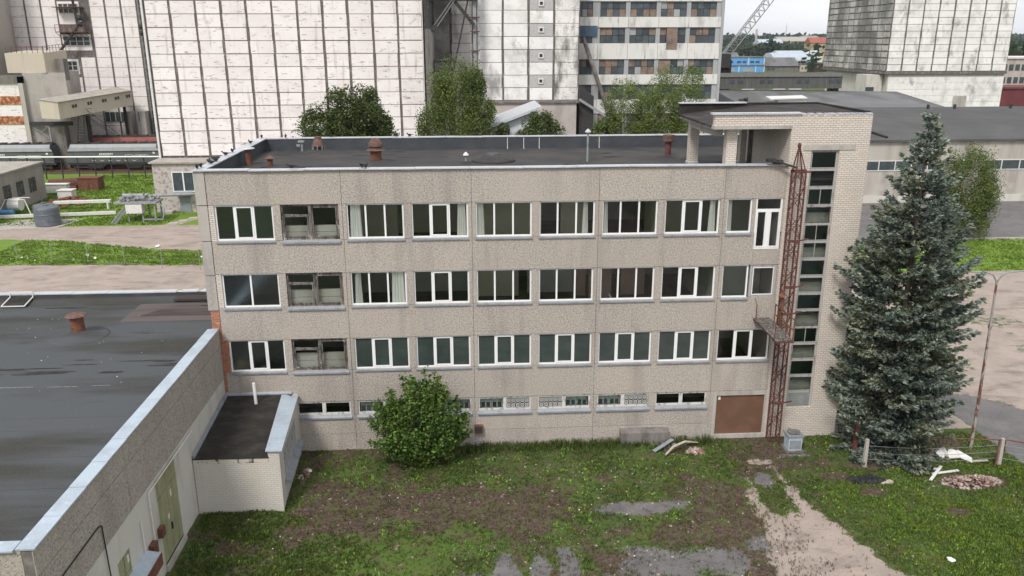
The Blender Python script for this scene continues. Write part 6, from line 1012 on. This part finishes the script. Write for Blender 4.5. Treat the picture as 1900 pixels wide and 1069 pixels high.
# ---------------------------------------------------------------- trees
def crown_pts(rng, n, ncl, cx, cy, z0, z1, rx, ry, prof, clr, droop=0):
    """leaf points gathered in clumps spread through the crown volume"""
    t = rng.uniform(0, 1, ncl*3); r = np.array([prof(v) for v in t]); keep = rng.uniform(0, 1, ncl*3) < (r/max(r.max(), .01))**1.2+.05; t, r = t[keep][:ncl], r[keep][:ncl]
    a = rng.uniform(0, 6.283, len(t)); q = np.sqrt(rng.uniform(.12, 1, len(t)))*r
    cen = np.stack([cx+rx*q*np.cos(a), cy+ry*q*np.sin(a), z0+(z1-z0)*t], 1); i = rng.integers(0, len(t), n)
    sc_ = clr*rng.uniform(.6, 1.3, len(t))[i][:, None]; P = rng.normal(size=(n, 3)); P /= np.maximum(np.linalg.norm(P, axis=1)[:, None], .3); P *= rng.uniform(.25, 1, n)[:, None]**.6
    P[:, 2] = P[:, 2]*(1+droop)-droop*.6; return cen, cen[i]+P*sc_
def tree(name, x, y, h, z0, rx, n, size, leaf, bark, lab, cat, seed, prof, ncl=90, clr=.8, droop=0, tr=.16, group=None, multi=1, asp=.5):
    rng = np.random.default_rng(seed); T_ = empty(name, (x, y, 0), lab, cat, group); cen, P = crown_pts(rng, n, ncl, x, y, z0, h-clr*.5, rx, rx, prof, clr, droop)
    m = MB(); rg = random.Random(seed)
    for k in range(multi):
        ox = rg.uniform(-.5, .5)*(multi > 1); tp = Vector((x+ox*3*(multi > 1)+rg.uniform(-.3, .3), y+rg.uniform(-.3, .3), h*.92-(.15*h*k/max(multi, 1)))); b0 = Vector((x+ox*.8, y, -.1)); pts = [b0.lerp(tp, t)+Vector((rg.uniform(-.12, .12), rg.uniform(-.12, .12), 0))*(t > 0) for t in (0, .25, .5, .75, 1)]
        m.path(pts, [tr, tr*.8, tr*.6, tr*.38, tr*.12], 8)
    for c in cen[:46]:
        zb = max(h*.12, min(c[2]-.3*abs(c[0]-x)-.9, h*.85)); s = zb/(h*.92); b_ = Vector((x, y, zb)); c_ = Vector(c); md = b_.lerp(c_, .55)+Vector((0, 0, .25-droop*.1)); m.path([b_, md, c_], [tr*.35*(1-s*.6), tr*.22*(1-s*.5), .012], 5)
    m.build('trunk', M[bark], T_); quads('crown', leaves(P, size, rng, asp, droop*.5), M[leaf], T_); return T_
rnd = lambda v: math.sin(math.pi*(v*.72+.13))**.6
egg = lambda v: (math.sin(math.pi*min(1, v*.8+.2)))**.6
cone = lambda v: (1-v)**.75*min(1, v*6+.35)
tree('deciduous_tree', -1.0, 40, 14.0, 3, 2.7, 34000, .24, 'leaf_dark', 'bark', 'dark rounded tree left part of the leafy group behind the roof edge', 'tree', 1, rnd, 170, .95)
tree('deciduous_tree', 1.7, 40.5, 15.9, 3, 2.8, 38000, .24, 'leaf_dark', 'bark', 'tallest dark tree of the leafy group behind the rusty vents', 'tree', 2, rnd, 190, .95)
tree('deciduous_tree', 3.6, 39.5, 14.6, 3, 2.0, 20000, .24, 'leaf_dark', 'bark', 'slim dark tree at the right of the leafy group behind the rusty vents', 'tree', 3, rnd, 110, .85)
tree('birch_tree', 11.2, 40, 17.9, 3, 3.6, 62000, .20, 'leaf_birch', 'birch_bark', 'large drooping birch in front of the gap between the silos', 'tree', 4, lambda v: rnd(v*.9+.05)*(1 if v < .8 else .8), 210, .75, droop=1.3, multi=5, tr=.15)
tree('deciduous_tree', 15.6, 39, 12.9, 4, .9, 1500, .24, 'leaf_dark', 'bark', 'thin tree top beside the white shed roof', 'tree', 12, rnd, 24, .5)
tree('conifer_bush', 18.9, 38.5, 13.8, 6, 4.7, 42000, .20, 'leaf_dark', 'bark', 'broad dark pointed tree top between white shed and slanting tube', 'tree', 5, lambda v: (1-v)**.6, 260, .75)
tree('linden_tree', 25.1, 40, 14.2, 6, 1.5, 13000, .24, 'leaf_birch', 'bark', 'small dense tree beside the slanting conveyor tube', 'tree', 6, egg, 40, .65)
tree('willow_tree', 27.3, 40, 16.4, 4, 2.7, 32000, .16, 'leaf_willow', 'bark', 'airy pale green tree left of the tallest one before the mill', 'tree', 7, rnd, 220, .7, multi=3, tr=.08, asp=.4)
tree('willow_tree', 32.0, 40.5, 17.6, 4, 3.6, 52000, .16, 'leaf_willow', 'bark', 'tallest airy pale green tree in front of the mill building', 'tree', 8, rnd, 300, .7, multi=5, tr=.08, asp=.4)
tree('willow_tree', 29.7, 37.5, 15.2, 4, 3.0, 32000, .17, 'leaf_birch', 'bark', 'lower green tree between the two airy ones', 'tree', 9, rnd, 190, .75, multi=3, tr=.10)
tree('birch_tree', 63.6, 43.0, 9.9, .9, 2.7, 34000, .17, 'leaf_birch', 'birch_bark', 'birch with hanging branches standing behind the blue spruce', 'tree', 10, lambda v: .42+.58*math.sin(math.pi*min(1, (1-v)*.75+.06)) if v < .9 else .25, 190, .75, droop=1.0)
# bush by the wall: many rising stems with broad leaves
rng = np.random.default_rng(20); BU = empty('wall_bush', (9.3, -1.7, 0), 'large bright leafy bush growing against the wall', 'bush'); m = MB(); LP = []; rg = random.Random(20)
for k in range(150):
    a = rg.uniform(0, 6.28); lean = rg.random()**.7; top = Vector((9.3+2.55*lean*math.cos(a), -1.9+1.35*lean*math.sin(a), (rg.uniform(.45, 1.0) if k%6 else rg.uniform(1.0, 1.12))*(4.75-2.5*lean*lean))); b0 = Vector((9.3+rg.uniform(-.4, .4), -1.7+rg.uniform(-.3, .3), 0)); md = b0.lerp(top, .5)+Vector((math.cos(a)*.35*lean, math.sin(a)*.3*lean, .1)); m.path([b0, md, top], [.03, .018, .005], 5)
    for i in range(175): t = rg.random()**.55; p = (b0.lerp(md, t*2) if t < .5 else md.lerp(top, t*2-1)); s = .24*(1-t*.6); LP.append((p.x+rg.gauss(0, s), min(p.y+rg.gauss(0, s*.8), -.12), max(.04, p.z+rg.gauss(0, s*.8))))
for k in range(16):
    a, q = rg.uniform(0, 6.28), rg.uniform(.2, 1.7); b0 = Vector((9.3+q*math.cos(a), -1.8+.7*q*math.sin(a), 2.3)); top = b0+Vector((math.cos(a)*rg.uniform(0, .7), math.sin(a)*.2, rg.uniform(1.9, 2.9)-q*.75)); m.path([b0, top], [.012, .004], 5)
    for i in range(90): t = rg.random()**.8; p = b0.lerp(top, t); s = .16*(1.1-t); LP.append((p.x+rg.gauss(0, s), min(p.y+rg.gauss(0, s), -.12), p.z+rg.gauss(0, s)))
m.build('stems', M['bark'], BU); quads('foliage', leaves(np.array(LP), .17, rng, .55), M['leaf_bush'], BU)
# blue spruce: whorled boughs with side twigs and needle tufts
def spruce(x, y, h, seed):
    rng = np.random.default_rng(seed); S_ = empty('blue_spruce', (x, y, 0), 'tall blue spruce beside the brick stair tower', 'tree'); m = MB(); m.path([(x, y, -.1), (x, y, h*.5), (x-.1, y, h)], [.24, .14, .02], 8); Pts, Dr, Sz = [], [], []
    z = .35
    while z < h-.1:
        R0 = min(3.05, .22+(h-z)*.395)*(1 if z > 3.0 else .86+.045*z); nb = int(9+R0*3.4)
        for k in range(nb):
            a = rng.uniform(0, 6.283); L = R0*rng.uniform(.5, 1.07) if rng.random() > .09 else R0*rng.uniform(1.04, 1.14); zz = z+rng.uniform(-.07, .07); ca, sa_ = math.cos(a), math.sin(a)
            el = .10+.5*(z/h)**2.2; n = max(3, int(L/.20)); pv = None
            for i in range(n):
                t = (i+.6)/n; r = L*t; dz = r*el-.24*L*math.sin(t*math.pi*.75)*1.0+.16*L*max(0, t-.7)
                p = np.array([x+ca*r, y+sa_*r, zz+dz-.22*L*(.6 if z < 4 else .35)]); 
                if p[2] < .12: p[2] = .12+.1*rng.random()
                if pv is not None and k % 3 == 0: m.tube(pv, p, .022*(1-t)+.006, .018*(1-t)+.005, 4, cap=False)
                pv = p
                if t < .28: continue
                wl = (.12+.34*L*(1-t)*.8)*rng.uniform(.7, 1.2) if t < .93 else .10
                for s in (-1, 1):
                    dv = np.array([-sa_*s+ca*.75, ca*s+sa_*.75, -.06]); dv /= np.linalg.norm(dv); nt_ = max(1, int(wl/.13))
                    for j in range(nt_): Pts.append(p+dv*wl*(j+.5)/nt_+rng.normal(size=3)*.025); Dr.append(dv+np.array([ca, sa_, .15])*.35); Sz.append(rng.uniform(.8, 1.2)*(1.25 if j == nt_-1 else .9))
                Pts.append(p+np.array([0, 0, .05])); Dr.append(np.array([ca, sa_, .35])); Sz.append(1.15)
        z += (.36+.06*(z/h))*rng.uniform(.8, 1.2)
    Pts, Dr, Sz = np.array(Pts), np.array(Dr), np.array(Sz); Q = []
    for q in range(6):
        d = Dr+rng.normal(size=Dr.shape)*.38; d[:, 2] += .12; d /= np.linalg.norm(d, axis=1)[:, None]; e = np.cross(d, rng.normal(size=d.shape)); e /= np.linalg.norm(e, axis=1)[:, None]; L = (Sz*.22)[:, None]; b0 = Pts+rng.normal(size=Pts.shape)*.03; Q.append(np.stack([b0-d*L*.35, b0+e*L*.17+d*L*.1, b0+d*L*.65, b0-e*L*.17+d*L*.1], 1))
    cl_ = fbm(Pts[:, 0]*2.2+Pts[:, 2]*1.3, Pts[:, 1]*2.2+Pts[:, 2]*2.1, 7); mi = np.concatenate([((Sz > 1.0)*(cl_ > .33) | (rng.uniform(0, 1, len(Sz)) < .12)) & (rng.uniform(0, 1, len(Sz)) < .75) for _ in range(6)]).astype(int)
    m.build('trunk', M['bark'], S_); quads('crown', np.concatenate(Q), [M['spruce'], M['spruce_tip']], S_, midx=mi); print('spruce tufts', len(Pts)); return S_
spruce(32.75, -1.5, 16.65, 5)
# distant wood and town trees
rng = np.random.default_rng(50)
def far_tree(x, y, r, h, seed, lab): 
    rg_ = np.random.default_rng(seed); T_ = empty('town_tree', (x, y, 0), lab, 'tree', 'trees in the distant town'); MB().tube((x, y, 0), (x, y, h*.6), r*.12, r*.05, 6).build('trunk', M['bark'], T_); cen, P = crown_pts(rg_, 700, 26, x, y, h*.12, h*.93, r, r, egg, r*.4); quads('crown', leaves(P, r*.32, rg_, .7), M['leaf_far'], T_)
for i, (x, y, r, h, lab) in enumerate(((262, 700, 8, 16, 'dark round town tree left of centre behind the blue factory'), (278, 720, 7, 15, 'round town tree right of the dark round one'), (300, 745, 6.5, 21, 'tall slim poplar like tree in the middle of the town'), (310, 750, 5.5, 20, 'second tall slim tree right beside the first'), (330, 830, 12, 17, 'broad low green tree left of the ochre house'), (352, 840, 11, 16, 'broad green tree touching the ochre house'), (232, 690, 10, 12, 'low green tree behind the crane foot'), (252, 800, 9, 18, 'dark tree beside the crane jib'), (300, 900, 14, 16, 'wide dark tree behind the slim pair'), (243, 530, 4, 6, 'small bright bush by the cream kiosk'))): far_tree(x, y, r, h, 100+i, lab)
def wood(name, x0, x1, y0, y1, h0, h1, n, s, seed, lab, base=0):
    rg_ = np.random.default_rng(seed); X = rg_.uniform(x0, x1, n); Y = rg_.uniform(y0, y1, n); H = rg_.uniform(h0, h1, n)*(1+.25*(fbm(X/120., Y/120., seed)-.5)); P = []
    for k in range(14): a = rg_.uniform(0, 6.28, n); q = rg_.uniform(0, 1, n); P.append(np.stack([X+np.cos(a)*H*.28*q, Y+np.sin(a)*H*.28*q, base+H*rg_.uniform(.15, 1, n)], 1))
    o = quads(name, leaves(np.concatenate(P), s, rg_, .7), M['leaf_far']); tag(o, lab, 'wood', kind='stuff')
wood('far_wood', 250, 1500, 1620, 1900, 22, 31, 2600, 9, 60, 'dark treeline along the horizon')
wood('near_wood', 380, 760, 900, 1280, 11, 17, 500, 5.5, 61, 'scattered green woodland in the distant town')
wood('right_wood', 230, 520, 330, 520, 12, 20, 420, 4.5, 62, 'green woodland at the far right edge behind the balloon')
bpy.data.objects['right_wood']['label'] = 'green woodland at the far right edge beyond the pale building'
hm = MB(); n = 60
for i in range(n): pass
xs_ = np.linspace(-500, 3200, 80); hh = 6+14*fbm(xs_/500, xs_*0+3, 4)
hm.add([(x, 1700, -1) for x in xs_]+[(x, 2300, float(h_)) for x, h_ in zip(xs_, hh)]+[(x, 3600, float(h_)*.9) for x, h_ in zip(xs_, hh)], [(i, i+1, 81+i, 80+i) for i in range(79)]+[(80+i, 81+i, 161+i, 160+i) for i in range(79)]); tag(hm.build('hills', M['leaf_far']), kind='structure')
# ---------------------------------------------------------------- grass, weeds, flowers
rng = np.random.default_rng(70)
def blades(n, x0, x1, y0, y1, h, w_, name, mt, lab, dens=None, clump=1.0, spread=.03, zf=None, per=5):
    X = rng.uniform(x0, x1, n); Y = rng.uniform(y0, y1, n); c = cover(X, Y); g = np.clip((.72-c.max(1))/.5, 0, 1); d = (.12+.88*g)*(c.max(1) < .75)*np.clip(2.6*fbm(X*.8, Y*.8, 33)-.62, .25, 1) if dens is None else dens(X, Y, g)
    k = rng.uniform(0, 1, n) < d; X, Y = X[k], Y[k]; hm_ = h*(.45+1.1*fbm(X*.9, Y*.9, 40)); Z = gz_at(X, Y) if zf is None else zf
    Q = []
    for i in range(per):
        a = rng.uniform(0, 6.283, len(X)); le = rng.uniform(.15, .8, len(X)); hh = hm_*rng.uniform(.5, 1.2, len(X)); bx_ = X+rng.normal(size=len(X))*spread; by_ = Y+rng.normal(size=len(X))*spread
        tip = np.stack([bx_+np.cos(a)*hh*le, by_+np.sin(a)*hh*le, Z+hh], 1); b0 = np.stack([bx_, by_, Z-.01+0*X], 1); e = np.stack([-np.sin(a), np.cos(a), 0*a], 1)*w_; md = b0*.45+tip*.55+np.array([0, 0, 1])*hh[:, None]*.08
        Q.append(np.stack([b0, md+e/2, tip, md-e/2], 1))
    Q = np.concatenate(Q); print(name, len(Q)); o = quads(name, Q, M[mt]); tag(o, lab, 'grass', kind='stuff'); return o
blades(60000, 0, 38.5, -14, -.05, .10, .022, 'yard_grass', 'grass_blade', 'uneven green grass of the front yard')
blades(16000, 0, 38.5, -14, -.05, .11, .02, 'dry_grass', 'grass_dry', 'dry olive grass scattered over the bare soil', dens=lambda X, Y, g: .15+.6*(cover(X, Y)[:, 1] > .4))
blades(14000, 27, 38.5, -13, -2.5, .11, .028, 'fresh_grass', 'grass_meadow', 'fresher yellow green grass at the right of the yard', dens=lambda X, Y, g: g*sstep(27, 29.5, X)*sstep(-2.5, -4, Y)*np.clip(2.2*fbm(X*.5, Y*.5, 91)-.6+.03*(X-30), 0, 1))  # yellower blades by their own leaf colour, denser towards the right
blades(9000, .2, 9, -13, -4, .12, .03, 'corner_grass', 'grass_blade', 'thick dark green grass by the hall gate', dens=lambda X, Y, g: g*.8*sstep(8.8, 4, X+3*(fbm(X*.6, Y*.6, 12)-.5))*sstep(-4, -6, Y))
blades(2600, 10, 24.2, -1.3, -.03, .32, .02, 'tall_grass', 'grass_blade', 'taller grass along the foot of the wall', dens=lambda X, Y, g: .8*np.exp(-((Y+.35)/.5)**2)*(.4+fbm(X*.8, Y, 5)))
blades(5200, 0, 38, -14, -.3, .10, .065, 'bright_weeds', 'grass_bright', 'bright green broad leaved weeds dotted through the yard', dens=lambda X, Y, g: g*.9*(fbm(X*.9, Y*.9, 51) > .56)+.04*g, spread=.07, per=6)
blades(15000, -34, -6, 37, 50, .16, .05, 'verge_grass', 'grass_meadow', 'rough grass on the verge behind the hall', zf=0.)
blades(14000, -44, -22, 55, 92, .18, .07, 'meadow_grass', 'grass_meadow', 'rough grass around the scrap behind the hall', zf=0.)
blades(9000, 52, 75, 29.5, 42, .14, .05, 'strip_grass', 'grass_meadow', 'bright grass strip beyond the spruce', zf=0.)
X = rng.uniform(.5, 38, 5200); Y = rng.uniform(-13, -.3, 5200); k = (fbm(X*.5, Y*.5, 88) > .55)*(1-cover(X, Y)[:, 0] > .6)*(rng.uniform(0, 1, 5200) < np.where(X < 22, .10, .03)); X, Y = X[k], Y[k]; P = np.stack([X, Y, gz_at(X, Y)+rng.uniform(.08, .2, len(X))], 1)
tag(quads('wildflowers', np.concatenate([leaves(P+rng.normal(size=P.shape)*.015, rng.uniform(.02, .055, len(X)), rng, .9) for _ in range(2)]), M['flower']), 'tiny white wildflowers scattered over the yard', 'flowers', kind='stuff')
X = rng.uniform(-34, -8, 26); Y = 39+rng.uniform(-.4, 1.5, 26); tag(quads('verge_flowers', leaves(np.stack([X, Y, X*0+.3], 1), .22, rng, .9), M['flower']), 'white flowering weeds along the wire fence', 'flowers', kind='stuff')
# small stones and soil crumbs
m = MB(); rg = random.Random(90)
for i in range(900):
    x, y = rg.uniform(1, 38), rg.uniform(-13, -.3); m.rock((x, y, float(gz_at(np.array([x]), np.array([y]))[0])), rg.uniform(.02, .07), rg, flat=.6)
tag(m.build('small_stones', M['rubble']), 'small stones and crumbs on the bare soil', 'stones', kind='stuff')
# ---------------------------------------------------------------- thin air over the distance
hz = MB().box(-4100, -3100, -2.5, 4600, 5100, 70).build('haze', bpy.data.materials.new('haze air')); tag(hz, kind='stuff')
hmt = hz.data.materials[0]; hmt.use_nodes = True; nt = hmt.node_tree; nt.nodes.remove(nt.nodes['Principled BSDF']); pv = nt.nodes.new('ShaderNodeVolumePrincipled')
pv.inputs['Color'].default_value = (.86, .91, 1, 1); pv.inputs['Density'].default_value = .00008; pv.inputs['Anisotropy'].default_value = .3; nt.links.new(pv.outputs[0], nt.nodes['Material Output'].inputs['Volume'])
